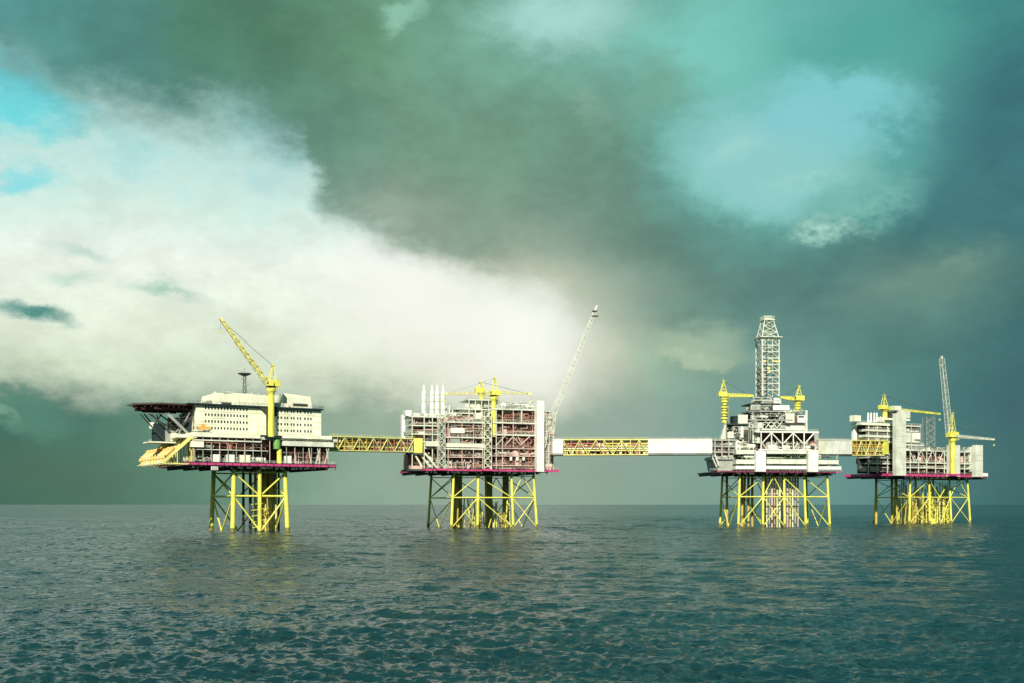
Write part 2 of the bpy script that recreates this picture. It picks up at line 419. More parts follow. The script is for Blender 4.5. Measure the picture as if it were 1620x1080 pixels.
    p.inputs['Roughness'].default_value = .14; p.inputs['IOR'].default_value = 1.33; p.inputs['Specular Tint'].default_value = (.7, 1, .95, 1)
    me.materials.append(m)
    o = bpy.data.objects.new('sea', me); C.objects.link(o); o['kind'] = 'structure'; o['label'] = 'choppy dark teal sea reaching the horizon'
sea()

# ------------------------------------------------------------------ platform frame: u along the front face, v away from it, z up
class Plat:
    def __init__(s, px, D, yaw, label, group='offshore platforms standing in the sea'):
        s.c = math.cos(R(yaw)); s.s = math.sin(R(yaw)); s.Oy = D; s.Ox = (px - CX) / F * D; s.yaw = R(yaw)
        s.o = thing('offshore_platform', label, 'oil platform', (s.Ox, s.Oy, 0), s.yaw, group)
        s.rnd = random.Random(int(px))
    def u(s, px, v=0.0):
        k = (px - CX) / F
        return (k * (s.Oy + v * s.c) - s.Ox + v * s.s) / (s.c - k * s.s)
    def v(s, px, u=0.0):
        k = (px - CX) / F
        return (k * (s.Oy + u * s.s) - s.Ox - u * s.c) / (-s.s - k * s.c)
    def z(s, py, px, v=0.0):
        u = s.u(px, v); return CAMZ + (HY - py) * (s.Oy + u * s.s + v * s.c) / F
    def w(s, u, v, z=0.0):
        return Vector((s.Ox + u * s.c - v * s.s, s.Oy + u * s.s + v * s.c, z))
    def B(s, px0, px1, py0, py1, v0, v1, mb=None, mi=0):
        """box whose front face covers px0..px1, py0 (top)..py1 (bottom) on plane v0"""
        mb = mb or MB(); pm = (px0 + px1) / 2
        return mb.box(s.u(px0, v0), s.u(px1, v0), v0, v1, s.z(py1, pm, v0), s.z(py0, pm, v0), mi)
    def box(s, name, m, px0, px1, py0, py1, v0=0.0, v1=6.0, **kw):
        return s.B(px0, px1, py0, py1, v0, v1).build(name, m, s.o, **kw)

def jacket(P, front, vb, ztop, rl, batter=(-3, 3), bk=None, midz=15.5, brz=None, m='yellow', growth=True, vfront=0.0, ybat=2.0, pattern='zz', br=.42):
    """legs (front row u list at the water), rear row at v=vb, horizontals, diagonals; all under platform P"""
    n = len(front); bk = bk if bk is not None else front
    uc = (front[0] + front[-1]) / 2; half = (front[-1] - front[0]) / 2
    def top(u, v):
        return (u - (u - uc) / half * batter[1] * .6, v + (ybat * .5 if v < vb / 2 else -ybat * .5), ztop)
    def bot(u, v): 
        f = -4 / ztop
        t = top(u, v); return (u + (t[0] - u) * f, v + (t[1] - v) * f, -4)
    def at(u, v, z):
        t = top(u, v); f = z / ztop; return Vector((u + (t[0] - u) * f, v + (t[1] - v) * f, z))
    for row, vv in ((front, vfront), (bk, vb)):
        for u in row:
            MB().tube(at(u, vv, 1.9), top(u, vv), rl, rl * .92, n=14).build('jacket_leg', m, P.o)
            MB().tube(bot(u, vv), at(u, vv, 1.9), rl * 1.06, rl * 1.04, n=14).build('splash_zone_sleeve', 'growth', P.o)
            MB().tube(top(u, vv), (top(u, vv)[0], top(u, vv)[1], ztop + 1.2), rl * 1.25, rl * 1.5, n=14).build('leg_collar', 'dgrey', P.o)
    def brace(a, b, r=br, name='brace'): MB().tube(a, b, r, n=8).build(name, m, P.o)
    for row, vv in ((front, vfront), (bk, vb)):
        for k, (a, b) in enumerate(zip(row, row[1:])):
            brace(at(a, vv, midz), at(b, vv, midz), br * 1.35, 'horizontal_brace')
            brace(at(a, vv, ztop - 1.2), at(b, vv, ztop - 1.2), br * .9, 'horizontal_brace')
            if pattern[k % len(pattern)] == 'x':
                brace(at(a, vv, .3), at(b, vv, midz)); brace(at(b, vv, .3), at(a, vv, midz))
                brace(at(a, vv, midz), at((a + b) / 2, vv, ztop - 1)); brace(at(b, vv, midz), at((a + b) / 2, vv, ztop - 1))
            elif pattern[k % len(pattern)] == 'v':
                mid = (a + b) / 2
                brace(at(a, vv, midz), at(mid, vv, .2)); brace(at(b, vv, midz), at(mid, vv, .2))
                brace(at(a, vv, ztop - 1.5), at(mid, vv, midz)); brace(at(b, vv, ztop - 1.5), at(mid, vv, midz))
            elif pattern[k % len(pattern)] == '/':
                brace(at(a, vv, .3), at(b, vv, midz)); brace(at(a, vv, midz), at(b, vv, ztop - 1.5))
            else:
                brace(at(b, vv, .3), at(a, vv, midz)); brace(at(b, vv, midz), at(a, vv, ztop - 1.5))
    for a, b in ((front[0], bk[0]), (front[-1], bk[-1])):
        brace(at(a, vfront, midz), at(b, vb, midz), br * 1.1, 'horizontal_brace')
        m0 = (at(a, vfront, .2) + at(b, vb, .2)) / 2
        brace(at(a, vfront, midz), m0); brace(at(b, vb, midz), m0)
        brace(at(a, vfront, midz), at(b, vb, ztop - 1.5)); brace(at(b, vb, midz), at(a, vfront, ztop - 1.5))
    for a, b in zip(front[1:-1], bk[1:-1]):
        brace(at(a, vfront, midz), at(b, vb, midz), br * .8, 'horizontal_brace')
        brace(at(a, vfront, .3), at(b, vb, midz), br * .8)

def clutter(P, u0, u1, v0, v1, z0, z1, n, mats=('white', 'grey', 'pinkgrey', 'yellow', 'dgrey'), big=.35, pipes=10, small=40):
    """process equipment filling a bay: vessels, skids and cabinets as parts, pipe runs and small gear joined"""
    r = P.rnd; h = z1 - z0
    for i in range(n):
        uu = r.uniform(u0, u1); vv = v0 + (v1 - v0) * r.random() ** 1.6; hh = h * r.uniform(.35, .85); k = r.random()
        mm = r.choice(mats); mb = MB()
        if k < .3:
            ln = min(r.uniform(2.5, 6), (u1 - u0) * .5); rr = min(hh * .32, 1.3); zc = z0 + .5 + rr
            mb.tube((uu - ln / 2, vv, zc), (uu + ln / 2, vv, zc), rr, n=12)
            mb.tube((uu - ln / 2 - rr * .4, vv, zc), (uu - ln / 2, vv, zc), rr * .5, rr, n=12).tube((uu + ln / 2, vv, zc), (uu + ln / 2 + rr * .4, vv, zc), rr, rr * .5, n=12)
            for q in (-.3, .3): mb.box(uu + ln * q - .15, uu + ln * q + .15, vv - rr * .8, vv + rr * .8, z0, zc - rr * .5)
            mb.tube((uu, vv, zc), (uu, vv, z0 + hh), .18, n=6)
            mb.build('pressure_vessel', mm, P.o)
        elif k < .5:
            rr = r.uniform(.5, 1.1)
            mb.lathe((uu, vv, z0), [(rr * .8, 0), (rr, .3), (rr, hh * .8), (rr * .7, hh * .95), (rr * .2, hh)], n=12)
            mb.tube((uu, vv, z0 + hh * .6), (uu + rr * 2, vv, z0 + hh * .6), .15, n=5)
            mb.build('vertical_vessel', mm, P.o)
        else:
            w = r.uniform(1.2, 3.4); d = r.uniform(1, 2.4)
            mb.box(uu - w / 2, uu + w / 2, vv, vv + d, z0 + .25, z0 + hh)
            mb.box(uu - w / 2 - .1, uu + w / 2 + .1, vv - .1, vv + d + .1, z0, z0 + .25)
            mb.box(uu - w * .3, uu + w * .1, vv - .06, vv, z0 + .6, z0 + hh * .8)
            mb.box(uu - w / 4, uu + w / 4, vv + .1, vv + d * .8, z0 + hh, z0 + hh + .4)
            mb.build('equipment_cabinet', mm, P.o)
    if pipes:
        groups = {}
        for i in range(pipes):
            mm = r.choice(mats); mb = groups.setdefault(mm, MB())
            a = r.uniform(u0, u1); b = r.uniform(u0, u1); vv = r.uniform(v0, v0 + (v1 - v0) * .5); zz = z0 + h * r.uniform(.2, .95); rr = r.choice((.1, .16, .24))
            mb.tube((a, vv, zz), (b, vv, zz), rr, n=6); mb.tube((b, vv, zz), (b, vv, z0 + h * r.uniform(0, .3)), rr, n=6)
            mb.tube((a, vv, zz), (a, vv + 2, zz + r.uniform(-.5, .5)), rr, n=6)
            mb.tube((a, vv, zz), (a + r.uniform(-1.5, 1.5), vv, z1), rr * .7, n=5)
        for mm, mb in groups.items(): mb.build('pipework', mm, P.o, kind='stuff')
    if small:
        mb = MB()
        for i in range(small):
            uu = r.uniform(u0, u1); vv = r.uniform(v0 - .2, v0 + (v1 - v0) * .5); zz = z0 + h * r.random() ** 1.5 * .9; w = r.uniform(.2, .8)
            mb.box(uu, uu + w, vv, vv + r.uniform(.3, .8), zz, zz + r.uniform(.2, .9), mi=r.randrange(3))
        mb.build('small_fittings', [mats[0], mats[1 % len(mats)], mats[2 % len(mats)]], P.o, kind='stuff')

def deck(P, u0, u1, v0, v1, z, th=.7, m='white', rail=True, name='deck', left=False):
    MB().box(u0, u1, v0, v1, z - th, z).build(name, m, P.o)
    if rail:
        pts = [(u0 + .1, v1, z), (u0 + .1, v0 + .1, z), (u1 - .1, v0 + .1, z), (u1 - .1, v1, z)]
        MB().rail(pts, step=2.5).build('handrail', 'white', P.o, kind='stuff')
def columns(P, us, v, z0, z1, w=.5, m='white'):
    for u in us: MB().box(u - w / 2, u + w / 2, v - w / 2, v + w / 2, z0, z1).build('column', m, P.o)
def diag(P, a, b, w=.35, m='white', name='diagonal_brace'): MB().tube(a, b, w * .6, n=6).build(name, m, P.o)
def stair_tower(P, u0, u1, v0, v1, z0, z1, m='white', step=3.2):
    mb = MB()
    for u in (u0, u1):
        for v in (v0, v1): mb.box(u - .12, u + .12, v - .12, v + .12, z0, z1)
    n = max(1, int((z1 - z0) / step)); h = (z1 - z0) / n
    for i in range(n):
        za = z0 + i * h; zb = za + h
        mb.box(u0, u1, v0, v1, zb - .12, zb)
        a, b = (u0, u1) if i % 2 else (u1, u0)
        mb.bar((a, v0 + .4, za), (b, v0 + .4, zb), .35); mb.bar((a, v0 + .4, za + 1.1), (b, v0 + .4, zb + 1.1), .1)
        mb.bar((a, v0, zb), (b, v0, za), .14)
        mb.bar((u0, v0, za + 1.1), (u1, v0, za + 1.1), .1)
    mb.build('stair_tower', m, P.o)

# ------------------------------------------------------------------ cranes
def crane(P, u, v, z0, zr, tip, label, mast=9.0, r=1.35, m='yellow', boom_m=None, bw=(1.8, 1.0), cab=1, nseg=16, group='pedestal cranes', solid=False, bands_=False, rl=.14, rb=.08):
    """pedestal from z0 to slew ring zr; boom foot at the ring, tip given as (u, v, z) in the platform's frame"""
    base = P.w(u, v, z0)
    t = thing('pedestal_crane', label, 'crane', base, P.yaw, group)
    boom_m = boom_m or m; H = zr - z0
    pm = MB(); pm.lathe((0, 0, 0), [(r, 0), (r, H * .86), (r * 1.45, H * .93), (r * 1.45, H)], n=16); pm.build('pedestal', m, t)
    if bands_:
        for k in range(4):
            zz = H * (.15 + .22 * k); MB().lathe((0, 0, zz), [(r * 1.1, -.3), (r * 1.55, 0), (r * 1.55, .5), (r * 1.1, .9)], n=14).build('access_ring', m, t); MB().tube((0, 0, zz + 1.0), (0, 0, zz + 1.5), r * 1.04, n=14).build('dark_ring', 'dgrey', t)  # a dark steel ring above each access ring bands the pedestal
    MB().tube((0, 0, H), (0, 0, H + .5), r * 1.7, n=16).build('slew_ring', 'dgrey', t)
    MB().rail([(-r * 2, -r * 2, H * .93), (r * 2, -r * 2, H * .93), (r * 2, r * 2, H * .93)], step=1.2).build('handrail', m, t, kind='stuff')
    d = Vector((tip[0] - u, tip[1] - v, 0)); dn = d.normalized(); sd_ = Vector((-dn.y, dn.x, 0))
    T = Vector((tip[0] - u, tip[1] - v, tip[2] - z0)); foot = dn * (r * .9) + Vector((0, 0, H + 1.2))
    # machinery house, cab, counterweight
    hb = MB()
    c = -dn * (r * 1.0) + Vector((0, 0, H + .5))
    def orient(mb, c, L_, W_, h0, h1):
        p = [c + dn * a + sd_ * b for a, b in ((-L_, -W_), (L_, -W_), (L_, W_), (-L_, W_))]
        mb.slab([(q.x, q.y) for q in p], c.z + h0, c.z + h1)
    orient(hb, c, r * 1.7, r * 1.15, 0, 2.5); hb.build('machinery_house', m, t)
    cb = MB(); orient(cb, dn * r * .8 + sd_ * cab * r * 1.5 + Vector((0, 0, H + .5)), 1.1, .9, 0, 2.2); cabo = cb.build('cab', m, t)
    gl = MB(); orient(gl, dn * (r * .8 + 1.02) + sd_ * cab * r * 1.5 + Vector((0, 0, H + 1.2)), .12, .8, 0, 1.1); gl.build('windscreen', 'glass', cabo)
    # A-frame
    top = -dn * r * .5 + Vector((0, 0, H + mast)); af = MB()
    for sg in (-1, 1):
        a1 = dn * r * .8 + sd_ * sg * r * .8 + Vector((0, 0, H + 2.5)); a2 = -dn * r * 1.6 + sd_ * sg * r * .8 + Vector((0, 0, H + 2.5)); tt = top + sd_ * sg * .5
        af.tube(a1, tt, .18, n=6).tube(a2, tt, .18, n=6)
        for f in (.3, .6): af.tube(a1.lerp(tt, f), a2.lerp(tt, f), .1, n=4)
    for f in (.3, .6, .95):
        p = (dn * r * .8 + sd_ * r * .8 + Vector((0, 0, H + 2.5))).lerp(top + sd_ * .5, f); q = (dn * r * .8 - sd_ * r * .8 + Vector((0, 0, H + 2.5))).lerp(top - sd_ * .5, f); af.tube(p, q, .1, n=4)
    orient(af, top, .9, .9, -.2, .1); af.tube(top, top + Vector((0, 0, 1.4)), .08, n=4)
    af.build('a_frame', m, t)
    # boom
    bm = MB(); mid = foot.lerp(T, .12)
    if solid:
        bm.lattice(foot, T, bw[0], bw[1], nseg, rl, rb, side=sd_)
        bm.bar(foot, T, min(bw) * .6)
    else: bm.lattice(foot, T, bw[0], bw[1], nseg, rl, rb, side=sd_)
    bo = bm.build('boom', boom_m, t)
    hd = MB(); dd = (T - foot).normalized(); hd.bar(T - dd * .3, T + dd * 1.6, 1.0); hd.build('boom_head', boom_m, bo)
    ln = MB()
    for sg in (-.4, .4): ln.tube(top + sd_ * sg, T + sd_ * sg, .05, n=4)
    ln.build('luffing_rope', 'dgrey', t)
    hl = MB(); hp = T + dd * 1.4; dl = 5 if T.z - H > 12 else 3
    hl.tube(hp, hp - Vector((0, 0, dl)), .05, n=4); hl.build('hoist_rope', 'dgrey', t)
    MB().box(hp.x - .35, hp.x + .35, hp.y - .25, hp.y + .25, hp.z - dl - 1.1, hp.z - dl).build('hook_block', 'yellow', t)
    return t

# ================================================================== PLATFORM 1: living quarters
P = P1 = Plat(368, 486, 32, 'living quarters platform with helideck and cream accommodation block, farthest left of the four')
OFF = -4.0            # the topside overhangs the jacket by this much at the front
ZD = 29.7             # main deck surface
jf = [0, P.u(411, 0), P.u(455, 0)]
jacket(P, [0, jf[2]], 30, 27.2, 1.02, batter=(0, 1.5), midz=15.6, pattern=['v'], br=.36)
MB().tube((jf[1], 0, 0.5), (jf[1], 0, 27.2), .8, n=12).build('riser_caisson', 'yellow', P.o)
for px, v, r_, mm in ((396, 14, .7, 'dgrey'), (420, 16, .9, 'ochre'), (429, 15, 1.3, 'ochre'), (436, 15, .7, 'pale_yellow'), (441, 22, .5, 'dgrey'), (404, 24, .7, 'pale_yellow'), (385, 20, .6, 'dgrey'), (426, 20, 2.4, 'rust')):
    uu = P.u(px, v); MB().tube((uu, v, -3 if mm != 'rust' else 14), (uu, v, 27.5), r_, n=10).build('riser_caisson', mm, P.o)
for k in range(5):
    uu = P.u(398, 12); MB().tube((uu, 12, 1.5 + k * 2.6), (P.u(434, 15), 15, 3.5 + k * 2.4), .22, n=6).build('brace', 'yellow', P.o)
for k in range(7):
    a = P.u(420 + k * 3, 10 + k); MB().tube((a, 10 + k, -1), (a, 10 + k, 12 + (k % 3) * 3), .25, n=6).build('riser_pipe', ('pale_yellow', 'ochre', 'yellow')[k % 3], P.o)
uL = P.u(300, OFF); uR = P.u(531, OFF); VB = 44
# main deck with magenta edge
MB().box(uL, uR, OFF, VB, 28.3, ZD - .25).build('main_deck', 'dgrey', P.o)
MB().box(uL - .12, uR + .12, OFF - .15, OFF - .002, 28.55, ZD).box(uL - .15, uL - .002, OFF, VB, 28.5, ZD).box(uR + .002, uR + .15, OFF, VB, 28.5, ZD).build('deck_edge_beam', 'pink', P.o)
for k in range(9):
    a = uL + (uR - uL) * (k + .5) / 9; MB().box(a - .25, a + .25, OFF + .6, VB - 1, 27.2, 28.3).build('deck_girder', 'dgrey', P.o)
def edge_brackets(P, u0, u1, v, z0, z1, step=3.6):
    mb = MB(); n = int((u1 - u0) / step)
    for i in range(n + 1):
        x = u0 + (u1 - u0) * i / n; mb.box(x - .1, x + .1, v - .28, v, z0, z1)
        mb.bar((x, v - .1, z0 + .1), (x, v + 1.4, z0 - 1.2), .22)
    mb.box(u0, u1, v - .22, v - .001, z1 - .02, z1 + .08)
    r = P.rnd
    for i in range(n * 2):
        x = r.uniform(u0, u1); mb.box(x, x + r.uniform(.4, 1.6), v + .4, v + 1.2, z0 - r.uniform(.4, 1.3), z0 - .1)
    mb.build('edge_brackets', 'dgrey', P.o, kind='stuff')
edge_brackets(P, uL, uR, OFF - .16, 28.4, ZD)
# identification plate under the deck edge
pl = P.B(334, 345, 737, 742.5, OFF - .4, OFF - .2).build('sign_plate', 'bright', P.o)
mb = MB(); a0 = P.u(335, OFF); w_ = (P.u(344, OFF) - a0)
for k in range(3):
    x = a0 + w_ * (k + .15) / 3; mb.box(x, x + w_ * .08, OFF - .46, OFF - .402, P.z(741.5, 340, OFF), P.z(738.5, 340, OFF)); mb.box(x + w_ * .14, x + w_ * .2, OFF - .46, OFF - .402, P.z(741.5, 340, OFF), P.z(738.5, 340, OFF))
mb.build('lettering', 'dgrey', pl)
ZM = 40.3             # accommodation deck underside
zt = 42.2
MB().box(uL + 1, P.u(412, OFF), OFF, VB, ZM, zt).build('deck', 'cream', P.o)
MB().box(P.u(412, OFF) + .01, uR + 1, OFF + 1.0, VB, ZM - .3, zt - 1.1).build('deck', 'white', P.o)
MB().box(P.u(447, OFF), uR - 2, OFF - .6, OFF + .99, ZM + .5, zt + .1).build('deck_fascia', 'cream', P.o)
MB().box(P.u(447, OFF), uR - 1, OFF - .4, OFF + 1, ZM - 2.8, ZM - .7).build('duct_casing', 'white', P.o)
MB().box(P.u(308, OFF), P.u(413, OFF), OFF - .3, OFF, ZM - 1.7, ZM - 1.15).build('cable_tray', 'white', P.o)
MB().box(P.u(302, OFF), P.u(322, OFF), OFF - .5, OFF + 3, ZM - 4.4, ZM - 2).build('equipment_cabinet', 'cream', P.o)
# inner back wall and mezzanine
MB().box(uL + 3, uR - 1, OFF + 11, OFF + 12, ZD, ZM - .01).build('bulkhead', 'rust', P.o)
MB().box(uL + 3, P.u(425, OFF), OFF + .4, OFF + 10.9, 34.9, 35.2).build('mezzanine_deck', 'white', P.o)
MB().box(P.u(310, OFF), P.u(430, OFF), OFF + 4, OFF + 10.9, 37.2, 40.2).build('cable_vault', 'rust', P.o)
for k in range(17):
    uu = P.u(308 + k * 13.2, OFF + .5)
    if uu < uR: MB().box(uu - .14, uu + .14, OFF + .4, OFF + .7, ZD, ZM).build('column', 'grey' if k % 3 else 'pinkgrey', P.o)
clutter(P, uL + 3, P.u(425, OFF), OFF + 2, OFF + 9, ZD, 34.6, 12, mats=('grey', 'dgrey', 'white', 'green', 'pinkgrey'), pipes=16, small=60)
clutter(P, uL + 3, P.u(425, OFF), OFF + 2, OFF + 9, 35.2, 39.5, 8, mats=('rust', 'grey', 'dgrey', 'redpipe'), pipes=14, small=30)
clutter(P, P.u(447, OFF), uR - 3, OFF + 2, OFF + 9, ZD, ZM - 3, 12, mats=('pinkgrey', 'dgrey', 'rust', 'grey'), pipes=26, small=70)
for k, px in enumerate((493, 500, 507, 514, 521)):
    diag(P, (P.u(px, OFF), OFF + .6, ZD), (P.u(px + (8 if k % 2 else -4), OFF), OFF + .6, ZM - 2.8), .35, 'white')
MB().rail([(uL, OFF, ZD), (uR, OFF, ZD), (uR, VB, ZD)], step=2).build('handrail', 'white', P.o, kind='stuff')
MB().rail([(uL + 1, OFF, zt), (P.u(412, OFF), OFF, zt)], step=2).build('handrail', 'cream', P.o, kind='stuff')
# accommodation block: two wings, panels and windows
zr = 54.6
def acc_block(px0, px1, v0, cols, rows, name_z1, seams):
    a, b = P.u(px0, v0), P.u(px1, v0)
    bl = MB().box(a, b, v0, v0 + 22, zt, zr - .6).build('accommodation_block', 'cream', P.o)
    wm = MB(); wm.box(-.42, .42, -.05, 0.3, -.62, .62); wm.box(-.32, .32, -.075, -.051, -.52, .52, 1)
    # frame first, pane slightly proud inside it
    me = wm.mesh('window', ['white', 'glass'])
    for c in cols:
        for zz in rows:
            o = bpy.data.objects.new('window', me); C.objects.link(o); o.parent = bl; o.location = (P.u(c, v0), v0 - .02 - .16, zz)
    for s0, s1 in zip(seams, seams[1:]):
        p0, p1 = P.u(s0, v0) + .07, P.u(s1, v0) - .07
        for z0, z1 in zip(name_z1, name_z1[1:]):
            MB().box(p0, p1, v0 - .16, v0 - .002, z0 + .06, z1 - .06).build('wall_panel', 'cream', bl)
    return bl
rows = [44.4, 47.2, 50.0, 52.8]
lv = [zt, 42.9, 45.75, 48.55, 51.35, zr - .8]
colsL = [325 + i * 5.0 for i in range(14)]
b1 = acc_block(310, 421, 1.0, colsL, rows, lv, [310, 322, 336, 350, 364, 378, 392, 406, 421])
# the corner block next to the crane stands further back and is braced
b2 = acc_block(436, 508, 1.0, [440, 444.5, 450.5, 454.5, 460.5, 464.5, 470.5, 475, 482, 487, 491.5], rows, lv, [436, 447, 457.5, 466, 480, 495, 508])
MB().box(P.u(421, 1) + .01, P.u(436, 1) - .01, 3.5, 20, zt, zr - 1).build('stairwell_wall', 'white', P.o)
# left end wall of the block, seen at an angle: recessed bays
ul = P.u(310, 1)
wm2 = MB().box(-.1, .05, -.4, .4, -.6, .6).mesh('window', 'glass')
for vv in (4, 8, 12, 16, 20):
    for zz in rows:
        o = bpy.data.objects.new('window', wm2); C.objects.link(o); o.parent = b1; o.location = (ul - .05, vv, zz)
# dark roof edge walkway
MB().box(P.u(298, -.6), P.u(512, -.6), -.6, 24, zr - .6 + .004, zr).build('roof_deck', 'slate', P.o)
MB().rail([(P.u(298, -.6), -.5, zr), (P.u(512, -.6), -.5, zr), (P.u(512, -.6), 24, zr)], step=2).build('handrail', 'dgrey', P.o, kind='stuff')
# gusset under the roof beside the crane
MB().prism([(P.u(411, -.4), zr - .65), (P.u(424, -.4), zr - .65), (P.u(424, -.4), zr - 4.0)], -.5, .9).build('roof_bracket', 'dgrey', P.o)
MB().box(P.u(433, -.4), P.u(439, -.4), -.4, .9, zr - 4.0, zr - .65).build('roof_bracket', 'dgrey', P.o)
# penthouses
h1 = MB().prism([(P.u(337, 3), zr), (P.u(431, 3), zr), (P.u(431, 3), zr + 4.9), (P.u(395, 3), zr + 5.2), (P.u(337, 3), zr + 4.6), (P.u(334, 3), zr + 1.8)], 3, 18).build('roof_penthouse', 'cream', P.o)
P.B(350.5, 366, 635.5, 640, 2.8, 3.0).build('louvre', 'dgrey', h1)
for k in range(9):
    a, b = P.u(338 + k * 10.2, 3) + .05, P.u(348 + k * 10.2, 3) - .05
    if not 1 <= k <= 2: MB().box(a, b, 2.85, 2.998, zr + .2, zr + 4.3).build('wall_panel', 'cream', h1)
h2 = MB().prism([(P.u(448, 3), zr), (P.u(494, 3), zr), (P.u(491, 3), zr + 5.5), (P.u(451, 3), zr + 6.4), (P.u(448, 3), zr + 6.2)], 3, 16).build('roof_penthouse', 'cream', P.o)
P.B(464, 487, 637.5, 641.5, 2.8, 3.0).build('louvre', 'dgrey', h2)
for k in range(4):
    a, b = P.u(449 + k * 3.6, 3) + .05, P.u(452.4 + k * 3.6, 3) - .05; MB().box(a, b, 2.85, 2.998, zr + .2, zr + 5.4).build('wall_panel', 'cream', h2)
P.box('roof_unit', 'white', 436, 447, 636, 650, 2, 7); P.box('roof_unit', 'grey', 495, 499, 646, 652, 2, 5); P.box('roof_unit', 'redpipe', 458, 460, 642, 647, 1, 2)
P.box('roof_unit', 'cream', 505, 508, 650, 654, 2, 4)
clutter(P, P.u(338, 6), P.u(425, 6), 6, 14, zr + 4.9, zr + 6.2, 4, mats=('cream', 'white', 'grey'), pipes=3, small=8)
# helideck on its trusses, hung out at the left behind the block's corner
hu, hv, hr, hz = P.u(262, 16), 16.0, 14.5, 54.2
hel = []
for k in range(8):
    t_ = math.pi / 8 + k * math.pi / 4; hel.append((hu + hr * math.cos(t_), hv + hr * math.sin(t_)))
hd = MB().slab(hel, hz - .5, hz).build('helideck', 'heli', P.o)
net = MB()
for (x0, y0), (x1, y1) in zip(hel, hel[1:] + hel[:1]):
    ox0, oy0 = hu + (x0 - hu) * 1.13, hv + (y0 - hv) * 1.13; ox1, oy1 = hu + (x1 - hu) * 1.13, hv + (y1 - hv) * 1.13
    for f in (.5, 1.0):
        net.tube((x0 + (ox0 - x0) * f, y0 + (oy0 - y0) * f, hz - .35 + .3 * f), (x1 + (ox1 - x1) * f, y1 + (oy1 - y1) * f, hz - .35 + .3 * f), .09, n=4)
    for i in range(7):
        a = i / 6; net.tube((x0 + (x1 - x0) * a, y0 + (y1 - y0) * a, hz - .4), (ox0 + (ox1 - ox0) * a, oy0 + (oy1 - oy0) * a, hz - .05), .07, n=4)
net.build('safety_net', 'dgrey', hd)
pan = MB()
for i in range(-6, 7):
    w_ = math.sqrt(max(1, (hr * .9) ** 2 - (i * 2.1) ** 2)); pan.box(hu + i * 2.1 - .15, hu + i * 2.1 + .15, hv - w_, hv + w_, hz - 1.5, hz - .504)
for i in range(-2, 3):
    w_ = math.sqrt(max(1, (hr * .88) ** 2 - (i * 5.2) ** 2)); pan.box(hu - w_, hu + w_, hv + i * 5.2 - .2, hv + i * 5.2 + .2, hz - 2.4, hz - 1.504)
pan.build('support_girders', 'heli', hd)
def hp(px, v, py): return Vector((P.u(px, v), v, P.z(py, px, v)))
for a, b, r_ in [((222, 8, 654), (262, 8, 698), .32), ((240, 10, 654), (286, 6, 700), .32), ((262, 6, 652), (300, 4, 688), .34), ((266, 6, 652), (304, 3, 690), .25), ((310, 5, 652), (262, 8, 698), .3),
                 ((300, 6, 652), (280, 6, 690), .3), ((284, 6, 654), (284, 6, 676), .3), ((248, 12, 654), (252, 12, 672), .25), ((236, 12, 654), (262, 12, 672), .25), ((256, 12, 654), (244, 12, 670), .25),
                 ((282, 6, 676), (310, 4, 652), .28), ((262, 8, 670), (300, 6, 655), .22), ((305, 3, 655), (296, 3, 690), .3), ((228, 20, 654), (258, 22, 690), .3), ((252, 20, 654), (300, 20, 690), .3), ((300, 20, 654), (258, 22, 690), .3), ((245, 14, 672), (290, 10, 672), .2), ((268, 10, 668), (290, 8, 690), .22)]:
    MB().tube(hp(*a), hp(*b), r_, n=6).build('support_strut', 'grey' if a[2] < 653 else 'dgrey', hd)
P.box('bulkhead', 'dgrey', 268, 306, 660, 698, 12, 15)
P.box('bulkhead', 'slate', 286, 308, 655, 682, 7, 9)
# dark fire-pump tower and small white modules below the helideck
P.box('service_tower', 'slate', 246, 262, 669, 700, 10, 16)
P.box('equipment_module', 'grey', 262, 276, 680, 698, 9, 15)
P.box('equipment_module', 'cream', 271, 286, 684.5, 697, 6, 10)
P.box('equipment_module', 'dgrey', 286, 300, 682, 699, 6, 11)
P.box('equipment_module', 'bright', 238, 244, 667, 677, 14, 16)
P.box('walkway', 'cream', 236, 312, 698, 700, 4, 14)
# orange rescue boat on its davit
rb = thing('rescue_boat', 'small orange rescue boat hanging on the balcony at the left end of the cream block', 'boat', P.w(P.u(322, -2), -2, P.z(681, 322, -2)), P.yaw)
mb = MB(); prof = [(-2.6, .5), (-2.9, 1.3), (2.9, 1.5), (2.4, .4), (1.4, 0), (-1.8, 0)]
mb.prism([(x, z + .5) for x, z in prof], -.9, .9); mb.build('hull', 'orange', rb)
MB().box(-.9, .6, -.7, .7, 2.0, 3.0).build('console', 'orange', rb)
MB().tube((-2, 0, 2), (-1.2, 0, 4), .12, n=5).tube((-1.2, 0, 4), (1.5, 0, 4.1), .12, n=5).tube((1.5, 0, 4.1), (2, 0, 2), .06, n=4).build('davit', 'ochre', rb)
P.box('balcony', 'dgrey', 302, 330, 681.5, 683, -3, 1)
P.box('roof_unit', 'bright', 330.5, 335, 677, 682, -2, 0)
